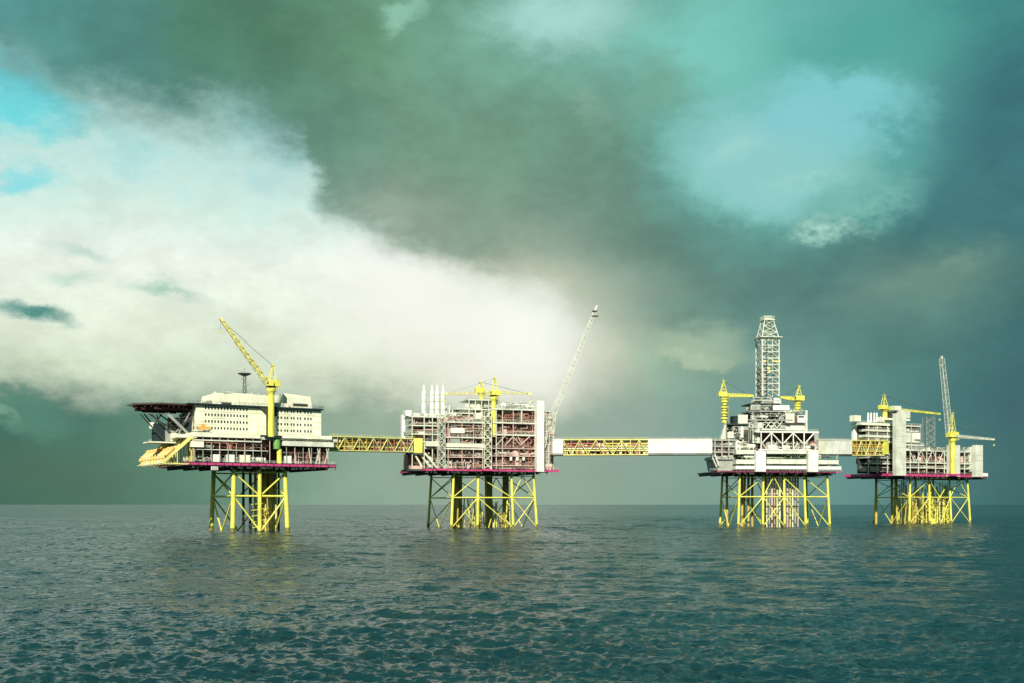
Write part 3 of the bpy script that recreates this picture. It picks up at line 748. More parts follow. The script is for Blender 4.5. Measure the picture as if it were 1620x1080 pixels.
# freefall lifeboats on their ramps along the left end
for k in range(9):
    vv = OFF + 1.5 + k * 4.6
    top_ = Vector((uL + 1.5, vv, 40.2)); bt = Vector((uL - 10.5, vv, 29.2))
    rp = MB()
    for sg in (-1.3, 1.3):
        o_ = Vector((0, sg, 0)); rp.bar(top_ + o_, bt + o_, .55)
        rp.bar(top_ + o_, (uL + 1.5, vv + sg, ZD), .35); rp.bar((uL - 5, vv + sg, 28.9), (uL - 5, vv + sg, 34.2), .3); rp.bar((uL - 11, vv + sg, 28.9), (uL + .5, vv + sg, 28.9), .35)
    rp.prism([(top_.x, top_.z), (top_.x, top_.z + 1.1), (top_.x - 1, top_.z + .8), (bt.x, bt.z + (1.3 if k == 0 else .8)), (bt.x, bt.z)], vv - 1.45, vv - 1.3, mi=0)
    rp.bar((bt.x, vv - 1.4, 29), (bt.x, vv - 1.4, 33.0), .4)
    for f in np.linspace(0, 1, 7):
        c = top_.lerp(bt, float(f)); rp.bar(c + Vector((0, -1.3, 0)), c + Vector((0, 1.3, 0)), .25)
    rp.build('launch_ramp', 'cream' if k % 4 == 2 else 'pale_yellow', P.o)
    boat = thing('lifeboat', 'x', 'lifeboat', P.w(uL - 6.8, vv + .3, 33.0), P.yaw, 'freefall lifeboats on the ramps at the end of the living quarters')
    ordn = ['nearest', 'second', 'third', 'fourth', 'fifth', 'sixth', 'seventh', 'eighth', 'farthest'][k]
    boat['label'] = ('%s orange freefall lifeboat in the row of ramps under the helideck' % ordn)
    D_ = (bt - top_).normalized(); upv = Vector((0, 1, 0)).cross(D_); upv = upv if upv.z > 0 else -upv
    hb = MB(); pr = [(-2.6, .35), (-2.0, .8), (0, .95), (2.6, .9), (4.0, .6), (4.8, .12)]
    for (x0, r0), (x1, r1) in zip(pr, pr[1:]): hb.tube(D_ * x0 + upv * 1.25, D_ * x1 + upv * 1.25, r0, r1, n=12)
    hb.build('hull', 'orange', boat)
    MB().tube(D_ * -1.8 + upv * 1.8, D_ * -.2 + upv * 2.1, .6, .45, n=10).build('wheelhouse', 'orange', boat)
MB().box(uL - 5, uL + 3, OFF, VB - 3, 39.7, 40.0).build('muster_deck', 'cream', P.o)
MB().prism([(uL - 5, 40.001), (uL + 3, 40.001), (uL + 3, 42.0), (uL - 3.5, 41.0)], OFF + 1, VB - 4).build('muster_shelter', 'cream', P.o)
MB().rail([(uL - 5, OFF, 40.0), (uL - 5, VB - 3, 40.0)], step=1.5).build('handrail', 'cream', P.o, kind='stuff')
mb = MB()
for k in range(9):
    mb.bar((uL - 11, OFF + k * 4.6, 29), (uL - 11, OFF + (k + 1) * 4.6, 29), .3)
mb.build('ramp_toe_beam', 'cream', P.o)
# containers on the lower deck
for k, (a, b, mm, lb) in enumerate([(337, 349, 'bright', 'white cabin on the lower deck left of the others'), (358, 371, 'bright', 'white container on the lower deck, second from left'), (379, 396, 'cream', 'cream container pair on the lower deck left of the crane'), (450, 461, 'bright', 'white container on the lower deck just right of the crane')]):
    v = OFF + 1.0; cn = thing('shipping_container', lb, 'container', P.w((P.u(a, v) + P.u(b, v)) / 2, v, ZD), P.yaw, 'containers on the living quarters deck')
    wd_ = (P.u(b, v) - P.u(a, v)) / 2; MB().box(-wd_, wd_, 0, 2.4, .1, 3.4).build('body', mm, cn)
    mb = MB()
    for i in range(int(wd_ * 2 / .5)): mb.box(-wd_ + .2 + i * .5, -wd_ + .38 + i * .5, -.06, -.002, .3, 3.2)
    mb.build('corrugations', mm, cn, kind='stuff')
    MB().box(-wd_ - .05, -wd_, -.05, 2.4, .1, 3.45).box(wd_, wd_ + .05, -.05, 2.4, .1, 3.45).build('corner_posts', 'grey', cn)
# telecom mast
tu = P.u(387, 8); tz = zr + 5
t = thing('telecom_mast', 'slim dark telecom mast with round top platform on the cream block roof', 'mast', P.w(tu, 8, tz), P.yaw)
MB().lattice((0, 0, 0), (0, 0, 9.4), 1.3, .9, 7, .09, .05).build('lattice', 'dgrey', t)
MB().lathe((0, 0, 9.4), [(1.2, -.8), (2.9, 0), (2.9, .25)], n=14).build('top_platform', 'dgrey', t)
MB().tube((0, 0, 9.6), (0, 0, 12), .07, n=4).tube((-1.4, 0, 9.6), (-1.4, 0, 10.8), .06, n=4).tube((1.6, 0, 9.6), (1.6, 0, 10.6), .06, n=4).build('antenna', 'dgrey', t)
MB().lathe((1.0, -.6, 4.5), [(.2, 0), (.6, .1), (.6, .7), (.2, .8)], n=10).build('dish', 'grey', t)
MB().lathe((-1.0, -.6, 7.0), [(.2, 0), (.5, .1), (.5, .6), (.2, .7)], n=10).build('dish', 'grey', t)
# crane in front of the block
cu = P.u(429, -3); cv = -3.0
tipz = P.z(509, 352, -3); tip_u = P.u(352, -3)
crane(P, cu, cv, zt - 1, P.z(612, 429, -3), (tip_u, -3, tipz), 'tall yellow pedestal crane with its boom raised to the upper left beside the cream block', mast=9.5, r=1.35, bw=(2.2, 1.1), boom_m='pale_yellow', nseg=20, solid=True)
MB().tube((P.u(442, -3), -3, ZD), (P.u(442, -3), -3, 36), 1.1, n=14).build('crane_support_column', 'yellow', P.o)
MB().tube((P.u(438, -3), -3, 36), (P.u(438, -3), -3, zt - 1), 1.5, n=12).build('crane_support_column', 'green', P.o)
MB().box(cu - 3, P.u(444, -3), OFF - 1, -1, zt - 1.6, zt - 1.004).build('crane_base_frame', 'slate', P.o)

# ================================================================== bridges
def bridge(label, A, B_, h, w, parts, lead=None):
    """A, B_: world points at the lower chord. parts: (f0, f1, style, material)"""
    A = Vector(A); B_ = Vector(B_); d = B_ - A; ln = Vector((d.x, d.y, 0)).length; yaw = math.atan2(d.y, d.x); sl = d.z / ln
    t = thing('footbridge', label, 'bridge', A, yaw, 'enclosed and lattice bridges linking the platforms')
    def X(f): return ln * f
    def Z(f): return d.z * f
    for f0, f1, st, mm in parts:
        x0, x1, z0, z1 = X(f0), X(f1), Z(f0), Z(f1)
        if st == 'clad':
            n = max(1, round((x1 - x0) / 9)); 
            MB().prism([(x0 + .1, z0 + .6), (x1 - .1, z1 + .6), (x1 - .1, z1 + h - .5), (x0 + .1, z0 + h - .5)], .1, w - .1).build('walkway_casing', mm, t)
            for i in range(n):
                a = f0 + (f1 - f0) * i / n; b = f0 + (f1 - f0) * (i + 1) / n
                MB().prism([(X(a) + .06, Z(a) + .4), (X(b) - .06, Z(b) + .4), (X(b) - .06, Z(b) + h - .3), (X(a) + .06, Z(a) + h - .3)], -.08, .098).build('cladding_panel', mm, t)
            MB().rail([(x0, .1, z0 + h + .2), (x1, .1, z1 + h + .2)], step=2).build('handrail', 'grey', t, kind='stuff')
            MB().tube((x0, -.35, z0 + .9), (x1, -.35, z1 + .9), .14, n=6).tube((x0, w * .4, z0 + h + .6), (x1, w * .4, z1 + h + .6), .2, n=6).build('pipe', 'grey', t)
            for zz, nm, m2 in ((-.15, 'lower_chord', 'dgrey'), (h - .25, 'upper_chord', mm)):
                MB().prism([(x0, z0 + zz), (x1, z1 + zz), (x1, z1 + zz + .5), (x0, z0 + zz + .5)], -.25, w + .25).build(nm, m2, t)
        else:
            n = max(2, round((x1 - x0) / 4.6)); 
            for yy in (0, w):
                for zz in (0, h - .3):
                    MB().tube((x0, yy, z0 + zz + .15), (x1, yy, z1 + zz + .15), .33, n=8).build('chord', 'pale_yellow', t)
                for i in range(n):
                    a = f0 + (f1 - f0) * i / n; b = f0 + (f1 - f0) * (i + 1) / n
                    MB().tube((X(a), yy, Z(a) + .15), (X(a), yy, Z(a) + h - .2), .2, n=6).build('post', mm, t)
                    lo_, hi_ = .2, h - .3
                    s0_, s1_ = (lo_, hi_) if i % 2 else (hi_, lo_)
                    MB().tube((X(a), yy, Z(a) + s0_), (X(b), yy, Z(b) + s1_), .22, n=6).build('diagonal', 'pale_yellow', t)
            MB().prism([(x0, z0 + .5), (x1, z1 + .5), (x1, z1 + .7), (x0, z0 + .7)], .35, w - .35).build('walkway_floor', 'dgrey', t)
            MB().prism([(x0, z0 + h * .55), (x1, z1 + h * .55), (x1, z1 + h * .62), (x0, z0 + h * .62)], .5, w - .5).build('pipe_rack', mm, t)
            MB().prism([(x0, z0 + h - .6), (x1, z1 + h - .6), (x1, z1 + h - .45), (x0, z0 + h - .45)], .3, w - .3).build('roof_sheet', 'ochre' if mm != 'redpipe' else 'redpipe', t)
            for j, (yy, zz, r_, m2) in enumerate(((1.0, .30, .42, 'pale_yellow'), (1.6, .45, .5, 'cream'), (1.1, .75, .35, mm), (2.2, .3, .5, 'redpipe'), (2.4, .78, .45, 'grey'))):
                MB().tube((x0, yy, z0 + h * zz), (x1, yy, z1 + h * zz), r_, n=8).build('pipe', m2, t)
            MB().prism([(x0, z0 + .7), (x1, z1 + .7), (x1, z1 + h - .7), (x0, z0 + h - .7)], w - .28, w - .1).build('far_windwall', 'rust' if mm == 'redpipe' else 'ochre', t)
            MB().rail([(x0, -.3, z0 + h), (x1, -.3, z1 + h)], step=2).build('handrail', 'pale_yellow', t, kind='stuff')
            mb = MB(); r = random.Random(int(x1 * 10))
            for i in range(int((x1 - x0) * 1.6)):
                x = r.uniform(x0, x1 - .8); zz = r.choice((.7, h * .62)); mb.box(x, x + r.uniform(.3, 1.2), .5, 1.2, z0 + zz, z0 + zz + r.uniform(.4, 1.6), mi=r.randrange(3))
            mb.build('small_fittings', ['ochre', 'cream', 'redpipe'], t, kind='stuff')
    return t
def WP(px, py, D): return ((px - CX) / F * D, D, CAMZ + (HY - py) / F * D)

# ================================================================== PLATFORM 2: processing, brown steel full of equipment
P = P2 = Plat(714, 560, 20, 'processing platform with brown decks full of pipework and four white exhaust stacks, second from left')
jf = [0, P.u(755.5, 0), P.u(812, 0), P.u(849.5, 0)]
jacket(P, jf, 42, 27.4, .70, batter=(0, 2.6), midz=15.4, pattern=['/', 'z', 'x'], br=.26)
for px, v in ((719, 38), (774, 34), (800, 30), (726, 30)):
    MB().tube((P.u(px, v), v, -3), (P.u(px, v), v, 27.5), 1.7, n=12).build('riser_caisson', 'ochre', P.o)
rr = random.Random(5)
for k in range(34):
    px = rr.uniform(720, 815); v = rr.uniform(8, 34); uu = P.u(px, v); zt_ = rr.uniform(4, 16)
    MB().tube((uu, v, -2), (uu + rr.uniform(-3, 3), v, zt_), rr.uniform(.15, .4), n=6).build('riser_pipe', rr.choice(('ochre', 'yellow', 'pale_yellow')), P.o)
OFF = -3.5; ZD = 29.5
uL = P.u(667, OFF); 
uC = P.u(697, OFF); uR = P.u(884, OFF); VB = 44
u0 = P.u(672, OFF)
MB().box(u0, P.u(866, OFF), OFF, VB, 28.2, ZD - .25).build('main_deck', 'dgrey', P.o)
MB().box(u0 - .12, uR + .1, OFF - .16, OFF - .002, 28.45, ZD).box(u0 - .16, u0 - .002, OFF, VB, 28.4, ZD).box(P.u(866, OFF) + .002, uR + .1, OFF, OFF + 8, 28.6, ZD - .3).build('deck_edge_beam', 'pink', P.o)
for k in range(9):
    a = u0 + 1 + (P.u(864, OFF) - u0) * k / 9; MB().box(a - .25, a + .25, OFF + .6, VB - 1, 27.0, 28.2).build('deck_girder', 'dgrey', P.o)
edge_brackets(P, u0, P.u(866, OFF), OFF - .17, 28.3, ZD)
MB().rail([(u0, OFF, ZD), (uR, OFF, ZD)], step=2).build('handrail', 'pinkgrey', P.o, kind='stuff')
def level(px0, px1, py, v0=OFF, v1=20, th=.8, m='white', rail=True):
    z = P.z(py, (px0 + px1) / 2, v0); a, b = P.u(px0, v0), P.u(px1, v0)
    MB().box(a, b, v0, v1, z - th, z).build('deck', m, P.o)
    if rail: MB().rail([(a, v0 + .05, z), (b, v0 + .05, z)], step=2.2).build('handrail', m, P.o, kind='stuff')
    return z
# left shoulder: the lower, set back end wall of the platform running away from us
for (a, b, y) in ((648, 702, 657.5), (650, 702, 671.5), (650, 702, 685), (668, 702, 697), (672, 702, 707)):
    level(a, b, y, v0=2.0, v1=14, m='white', th=.55)
MB().box(P.u(652, 14), P.u(700, 14), 14, 15, ZD, P.z(660, 680, 14)).build('bulkhead', 'brown', P.o)
MB().box(P.u(636, 13), P.u(641, 13), 13, 16, P.z(690, 637, 2), P.z(652, 637, 2)).build('wind_wall', 'bright', P.o)
columns(P, [P.u(x, 2.3) for x in (652, 671, 684)], 2.3, ZD, P.z(659, 660, 2), .4)
zs = [P.z(y, 675, 2) for y in (707, 697, 685, 671.5, 657.5)]
for z0, z1 in zip([ZD] + zs, zs):
    clutter(P, P.u(650, 4), P.u(700, 4), 3.5, 12, z0, z1 - .8, 5, mats=('redpipe', 'brown', 'pinkgrey', 'grey', 'white'), pipes=10, small=30)
P.box('equipment_module', 'white', 674, 696, 698, 705, OFF + 4, 8); P.box('equipment_module', 'bright', 642, 651, 648, 657, 4, 9); P.box('equipment_module', 'white', 653, 664, 652, 657, 4, 8)
for a, b in (((664, 3, 716), (680, 3, 738)), ((672, 3, 716), (692, 3, 740)), ((655, 3, 716), (668, 3, 738))):
    MB().tube((P.u(a[0], a[1]), a[1], P.z(a[2], a[0], a[1])), (P.u(b[0], b[1]), b[1], P.z(b[2], b[0], b[1])), .5, n=8).build('diagonal_brace', 'cream', P.o)
MB().prism([(P.u(645, 8), ZD - 1), (P.u(672, 8), ZD - 1), (P.u(672, 8), P.z(716, 660, 8)), (P.u(645, 8), P.z(716, 660, 8))], 8, 16).build('equipment_module', 'brown', P.o)
P.box('deck', 'dgrey', 648, 672, 741, 744, 2, 18)
P.box('equipment_module', 'pinkgrey', 650, 668, 736, 741, 2, 6)
# front face levels
Z2 = {}
cols_px = [706, 722, 744, 764]
for y in (722, 708, 690, 666):
    Z2[y] = level(703, 776, y, th=.7 if y != 722 else .35, m='white' if y != 722 else 'pinkgrey')
MB().box(P.u(706, OFF), P.u(765, OFF), OFF - .3, OFF, P.z(706.5, 735, OFF), P.z(700.5, 735, OFF)).build('duct_casing', 'cream', P.o)
P.box('equipment_module', 'bright', 714, 735, 676, 684, OFF, 3); P.box('equipment_module', 'grey', 712, 728, 693, 700, OFF + .5, 3); P.box('equipment_module', 'white', 752, 762, 652, 662, OFF, 2)
for y in (735, 720, 708, 686, 667, 645.5):
    Z2[y] = level(779, 851, y, th=.75 if y in (645.5, 667, 686) else .4, m='white' if y in (645.5, 667, 686) else 'pinkgrey')
MB().box(P.u(704, 8), P.u(776, 8), 8, 9, ZD, P.z(668, 740, 8)).build('bulkhead', 'brown', P.o)
MB().box(P.u(776, 8) + .01, P.u(851, 8), 7.9, 9, ZD, P.z(648, 810, 8)).build('bulkhead', 'brown', P.o)
columns(P, [P.u(x, OFF + .4) for x in (709, 731, 749)], OFF + .4, ZD, Z2[666], .3, 'pinkgrey')
columns(P, [P.u(x, OFF + .4) for x in (785, 795)], OFF + .4, ZD, Z2[645.5], .35, 'white')
columns(P, [P.u(x, OFF + .4) for x in (812, 846)], OFF + .4, Z2[708], Z2[645.5], .3, 'pinkgrey')
columns(P, [P.u(x, OFF + .4) for x in (825,)], OFF + .4, Z2[667], Z2[645.5], .6, 'white')
columns(P, [P.u(x, OFF + .4) for x in (821, 836)], OFF + .4, ZD, Z2[708], .25, 'redpipe')
zz = [ZD, Z2[722], P.z(708, 740, OFF), Z2[690], Z2[666]]
for z0, z1 in zip(zz, zz[1:]):
    clutter(P, P.u(706, 0), P.u(766, 0), OFF + .8, 4, z0, z1 - .5, 9, mats=('pinkgrey', 'redpipe', 'grey', 'white', 'brown', 'dgrey'), pipes=26, small=110)
zz = [ZD, Z2[735], Z2[720], P.z(708, 815, OFF), Z2[686], Z2[667], Z2[645.5]]
for i, (z0, z1) in enumerate(zip(zz, zz[1:])):
    clutter(P, P.u(782, 0), P.u(848, 0), OFF + .9, 4, z0, z1 - .5, 8, mats=('brown', 'redpipe', 'brown', 'pinkgrey', 'dgrey') if i != 2 else ('redpipe', 'bright', 'pinkgrey'), pipes=30, small=120)
for a, b in (((800, 703), (812, 690)), ((812, 690), (824, 703)), ((824, 703), (840, 688)), ((786, 703), (800, 688)), ((820, 690), (826, 703))):
    MB().tube((P.u(a[0], OFF), OFF + .3, P.z(a[1], a[0], OFF)), (P.u(b[0], OFF), OFF + .3, P.z(b[1], b[0], OFF)), .28, n=6).build('diagonal_brace', 'pinkgrey', P.o)
for px in (809, 819, 829): # white air intakes
    MB().lathe((P.u(px, OFF), OFF + .6, P.z(727.5, px, OFF)), [(.7, 0), (.7, 1.4), (.35, 1.9)], n=10).build('valve_unit', 'bright', P.o)
# roof steelwork
for (a, b, y) in ((740, 790, 631), (722, 790, 646), (727, 748, 652)): level(a, b, y, v0=-1, v1=14, th=.5)
columns(P, [P.u(x, -.7) for x in (742, 752, 762, 773, 786)], -.7, P.z(666, 750, 0), P.z(631, 750, 0), .4)
clutter(P, P.u(742, 2), P.u(788, 2), 1, 8, P.z(646, 765, 0), P.z(632, 765, 0), 8, mats=('pinkgrey', 'white', 'brown', 'cream'), pipes=12, small=30)
clutter(P, P.u(742, 2), P.u(776, 2), 0, 8, P.z(664, 765, 0), P.z(647, 765, 0), 8, mats=('brown', 'cream', 'pinkgrey'), pipes=12, small=30)
clutter(P, P.u(703, 2), P.u(742, 2), 0, 8, P.z(665, 725, 0), P.z(652, 725, 0), 10, mats=('bright', 'white', 'grey'), pipes=14, small=30)
clutter(P, P.u(790, 2), P.u(846, 2), 0, 8, P.z(644.5, 820, 0), P.z(633, 820, 0), 9, mats=('bright', 'white', 'grey'), pipes=8, small=30)
for px in range(706, 742, 5):
    MB().tube((P.u(px, 3), 3, P.z(664, px, 3)), (P.u(px, 3), 3, P.z(640 + (px * 7) % 9, px, 3)), .28, n=7).build('vent_pipe', 'bright', P.o)
stair_tower(P, P.u(694, -6), P.u(704, -6), -6.2, -3.8, ZD, P.z(655, 700, -6), 'white')
stair_tower(P, P.u(766, -6), P.u(777.5, -6), -6.2, -3.8, ZD, P.z(650, 770, -6), 'cream')
MB().box(P.u(692, -6), P.u(706, -6), -6.4, OFF - .2, 28.5, ZD).box(P.u(764, -6), P.u(779.5, -6), -6.4, OFF - .2, 28.5, ZD).build('stair_landing', 'pink', P.o)
# tall white wind wall column at the right
wl = MB().box(P.u(849.5, OFF - 2.5), P.u(861, OFF - 2.5), OFF - 2.5, OFF + 1, 28.4, P.z(633, 855, OFF - 2)).build('clad_column', 'bright', P.o)
for k in range(8):
    z0 = 29 + k * 4.1; MB().box(P.u(850, OFF - 2.5) + .1, P.u(860.5, OFF - 2.5) - .1, OFF - 2.6, OFF - 2.502, z0, z0 + 4.0).build('cladding_panel', 'bright', wl)
# scaffold and pipe bridge at the right end
rm = MB()
for k in range(9):
    y0 = 650 + k * 10.5
    rm.box(P.u(861.2, 0), P.u(875 + (k % 3), 0), 0, 5, P.z(y0 + .6, 868, 0), P.z(y0, 868, 0))
for px in (864, 869, 875): rm.box(P.u(px, 0) - .12, P.u(px, 0) + .12, -.1, .14, ZD, P.z(648, px, 0))
rm.build('scaffold', 'white', P.o)
clutter(P, P.u(862, 1), P.u(876, 1), .5, 5, ZD, P.z(690, 868, 1), 9, mats=('pinkgrey', 'white', 'brown'), pipes=14, small=40)
clutter(P, P.u(862, 1), P.u(874, 1), .5, 5, P.z(690, 868, 1), P.z(650, 868, 1), 8, mats=('white', 'white', 'pinkgrey'), pipes=10, small=30)
clutter(P, P.u(704, 0), P.u(742, 0), -1, 5, P.z(666, 720, 0), P.z(655, 720, 0), 8, mats=('redpipe', 'pinkgrey', 'white', 'grey'), pipes=18, small=60)
clutter(P, P.u(652, 5), P.u(700, 5), 4, 10, P.z(658, 675, 5), P.z(653, 675, 5), 9, mats=('bright', 'white', 'grey'), pipes=8, small=30)
# exhaust stacks
for k, px in enumerate((670.5, 683.5, 691.5, 701)):
    v = 6 + k * .6; b = P.w(P.u(px, v), v, P.z(659, px, v)); H = P.z(600, px, v) - P.z(659, px, v)
    st = thing('exhaust_stack', ['white exhaust stack standing alone at the left of the four', 'white exhaust stack second from the left of the four', 'white exhaust stack third from the left of the four', 'white exhaust stack rightmost of the four, next to the lattice stair'][k], 'chimney', b, P.yaw, 'white exhaust stacks')
    MB().lathe((0, 0, 0), [(1.15, 0), (1.15, H * .62), (.62, H * .72)], n=14).build('casing', 'bright', st)
    MB().lathe((0, 0, H * .72), [(.6, 0), (.55, H * .14)], n=12).build('tip', 'bright', st)
    MB().tube((.6, -.6, H * .5), (.6, -.6, H * 1.03), .09, n=5).build('lightning_rod', 'white', st)
    for f in (.2, .42, .6): MB().lathe((0, 0, H * f), [(1.3, 0), (1.3, .25)], n=14).build('ring', 'white', st)
# roof cranes
v = -2; zc = P.z(628, 778, v)
crane(P, P.u(781, v), v, P.z(690, 781, v), P.z(626, 781, v), (P.u(708, v), v, P.z(622, 708, v)), 'yellow pedestal crane on the brown platform with its boom lying level to the left', mast=9.0, r=1.25, bw=(1.5, .9), nseg=18, boom_m='pale_yellow', rl=.11, rb=.07)
crane(P, P.u(762, 12), 12, P.z(640, 762, 12), P.z(622, 762, 12), (P.u(836, 12), 12, P.z(622, 836, 12)), 'low yellow crane behind the roof of the brown platform, boom lying level to the right', mast=6, r=1.3, bw=(1.3, .8), nseg=16, boom_m='pale_yellow', rl=.11, rb=.07)
# long lattice flare boom leaning out to the right
v = -1; a = (P.u(866, v), v, P.z(676, 866, v)); b = (P.u(941, v), v, P.z(493, 941, v))
fb = thing('flare_boom', 'long pale lattice flare boom leaning up to the right from the brown platform', 'flare boom', P.w(*a), P.yaw)
e = Vector(b) - Vector(a)
MB().lattice((0, 0, 0), e, 2.6, 1.1, 26, .09, .05).build('lattice', 'white', fb)
MB().tube(e, e + e.normalized() * 3.2, .5, .4, n=10).build('flare_tip', 'bright', fb)
MB().tube((.3, 0, .5), e, .12, n=6).build('gas_pipe', 'white', fb)
MB().box(e.x - 1.7, e.x + 1.7, e.y - 1.2, e.y + 1.2, e.z - 2.6, e.z - 2.3).build('service_platform', 'dgrey', fb)
MB().box(e.x - 1.2, e.x + 1.0, e.y - 1.1, e.y + 1.1, e.z - .1, e.z + .25).build('service_platform', 'dgrey', fb)
for s_ in (-1, 1):
    MB().tube((2.8 + s_ * .2, s_, -8), (5.2, s_ * .7, 12), .14, n=6).tube((-1.5, s_, -10), (.3, s_, 0), .2, n=6).build('back_stay', 'white', fb)

# ================================================================== PLATFORM 3: drilling
P = P3 = Plat(1168, 592, 8, 'drilling platform with a tall lattice derrick and two white clad columns, third from left')
OFF = -3.5; ZD = 29.6
jf = [P.u(x, 0) for x in (1168, 1207, 1241.5, 1275, 1313)]
jacket(P, jf, 30, 27.6, .66, batter=(0, 1.9), midz=16.0, pattern=['/', 'x', 'z', 'z'], br=.26, ybat=2)
for k in range(39):   # conductors
    px = 1213 + (k % 13) * 4.1; v = 8 + (k // 13) * 4; uu = P.u(px, v)
    MB().tube((uu, v, -3), (uu, v, 28.0), .30 + .12 * ((k * 7) % 3), n=8).build('conductor', ('cream', 'pinkgrey', 'pale_yellow', 'grey', 'pinkgrey')[(k * 3) % 5], P.o)
for px, v in ((1174, 20), (1184, 20), (1190, 26), (1150, 24)):
    MB().tube((P.u(px, v), v, -3), (P.u(px, v), v, 27.6), .7, n=8).build('riser_caisson', 'ochre', P.o)
for zz in (6, 17.5, 24):
    MB().box(P.u(1212, 9), P.u(1262, 9), 9, 18, zz, zz + .4).build('conductor_guide', 'yellow', P.o)
u0, u1 = P.u(1123, OFF), P.u(1332, OFF); VB = 36
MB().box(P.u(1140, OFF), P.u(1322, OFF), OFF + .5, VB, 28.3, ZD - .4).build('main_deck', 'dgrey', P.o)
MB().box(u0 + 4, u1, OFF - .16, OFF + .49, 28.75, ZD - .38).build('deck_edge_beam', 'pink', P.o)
for k in range(10):
    a = P.u(1142, OFF) + (P.u(1318, OFF) - P.u(1142, OFF)) * k / 9; MB().box(a - .25, a + .25, OFF + 1, VB - 1, 27.2, 28.3).build('deck_girder', 'dgrey', P.o)
MB().rail([(u0, OFF, ZD - .3), (u1, OFF, ZD - .3)], step=2).build('handrail', 'white', P.o, kind='stuff')
edge_brackets(P, P.u(1140, OFF), P.u(1322, OFF), OFF - .17, 28.7, ZD - .4)
def band(px0, px1, y0, y1, m='white', v0=OFF, v1=8, n=None, nm='fascia'):
    """a clad band between two levels, its front split in panels"""
    a, b = P.u(px0, v0), P.u(px1, v0); pm = (px0 + px1) / 2; z1, z0 = P.z(y0, pm, v0), P.z(y1, pm, v0)
    o = MB().box(a, b, v0 + .1, v1, z0, z1).build(nm, m, P.o)
    n = n or max(1, int((b - a) / 4.5))
    for i in range(n): MB().box(a + (b - a) * i / n + .05, a + (b - a) * (i + 1) / n - .05, v0, v0 + .098, z0 + .05, z1 - .05).build('cladding_panel', m, o)
    return o
band(1164, 1195, 736, 741, 'bright'); band(1212, 1278, 736, 741, 'bright'); band(1295, 1331, 737, 742, 'bright', v1=4)
band(1165, 1196, 726, 733, 'white'); band(1213, 1278, 725.5, 733, 'white'); band(1295, 1327, 727, 733.5, 'white', v1=5)
band(1165, 1196, 710.5, 717.5, 'white'); band(1213, 1278, 712, 717, 'white')
MB().box(P.u(1163, 6), P.u(1294, 6), 5, 6, ZD, P.z(683, 1230, 6)).build('bulkhead', 'grey', P.o)
MB().box(P.u(1200, 4), P.u(1288, 4), 3.8, 4.99, P.z(711, 1245, 4), P.z(684, 1245, 4)).build('bulkhead', 'rust', P.o)
for y0, y1 in ((725.5, 717.5), (736, 733)):
    clutter(P, P.u(1166, 0), P.u(1324, 0), OFF + 1.2, 2, P.z(y0, 1240, 0), P.z(y1, 1240, 0), 16, mats=('dgrey', 'grey', 'green', 'white'), pipes=14, small=50)
clutter(P, P.u(1212, 0), P.u(1280, 0), OFF + .8, 2, P.z(712, 1240, 0), P.z(697, 1240, 0), 14, mats=('white', 'cream', 'grey', 'dgrey'), pipes=20, small=60)
# the white roof truss
zt_, zb_ = P.z(682, 1245, OFF), P.z(711, 1245, OFF)
MB().box(P.u(1196, OFF), P.u(1295, OFF), OFF - .3, OFF + .3, zt_ - .5, zt_ + .25).build('truss_chord', 'bright', P.o)
MB().box(P.u(1200, OFF), P.u(1284, OFF), OFF - .3, OFF + .3, zb_ - .2, zb_ + .4).build('truss_chord', 'bright', P.o)
xs = [1204, 1220.5, 1238, 1255, 1272]
for px in xs: MB().box(P.u(px, OFF) - .25, P.u(px, OFF) + .25, OFF - .24, OFF + .24, zb_ + .41, zt_ - .51).build('truss_post', 'bright', P.o)
zk = P.z(700, 1245, OFF)
for a, b in ((1220.5, 1206), (1220.5, 1236), (1255, 1240), (1255, 1270), (1288, 1274)):
    MB().tube((P.u(a, OFF), OFF, zt_ - .6), (P.u(b, OFF), OFF, zk), .34, n=6).build('diagonal_brace', 'bright', P.o)
for a, b in ((1206, 1213), (1228, 1222), (1244, 1250), (1262, 1256), (1270, 1278)):
    MB().tube((P.u(a, OFF), OFF, zk), (P.u(b, OFF), OFF, zb_ + .3), .28, n=6).build('diagonal_brace', 'white', P.o)
MB().box(P.u(1196, OFF), P.u(1294, OFF), OFF + .31, 12, zt_ - .4, zt_).build('deck', 'white', P.o)
MB().rail([(P.u(1200, OFF), OFF, zt_ + .25), (P.u(1294, OFF), OFF, zt_ + .25)], step=2).build('handrail', 'white', P.o, kind='stuff')
# clad columns
for a, b, y in ((1196, 1211.5, 712), (1279, 1294.5, 711)):
    wl = MB().box(P.u(a, OFF - 3), P.u(b, OFF - 3), OFF - 3, OFF - .31, 28.9, P.z(y, a, OFF - 3)).build('clad_column', 'bright', P.o)
    for k in range(3): MB().box(P.u(a, OFF - 3) + .1, P.u(b, OFF - 3) - .1, OFF - 3.1, OFF - 3.002, 29.1 + k * 3.2, 32.1 + k * 3.2).build('cladding_panel', 'bright', wl)
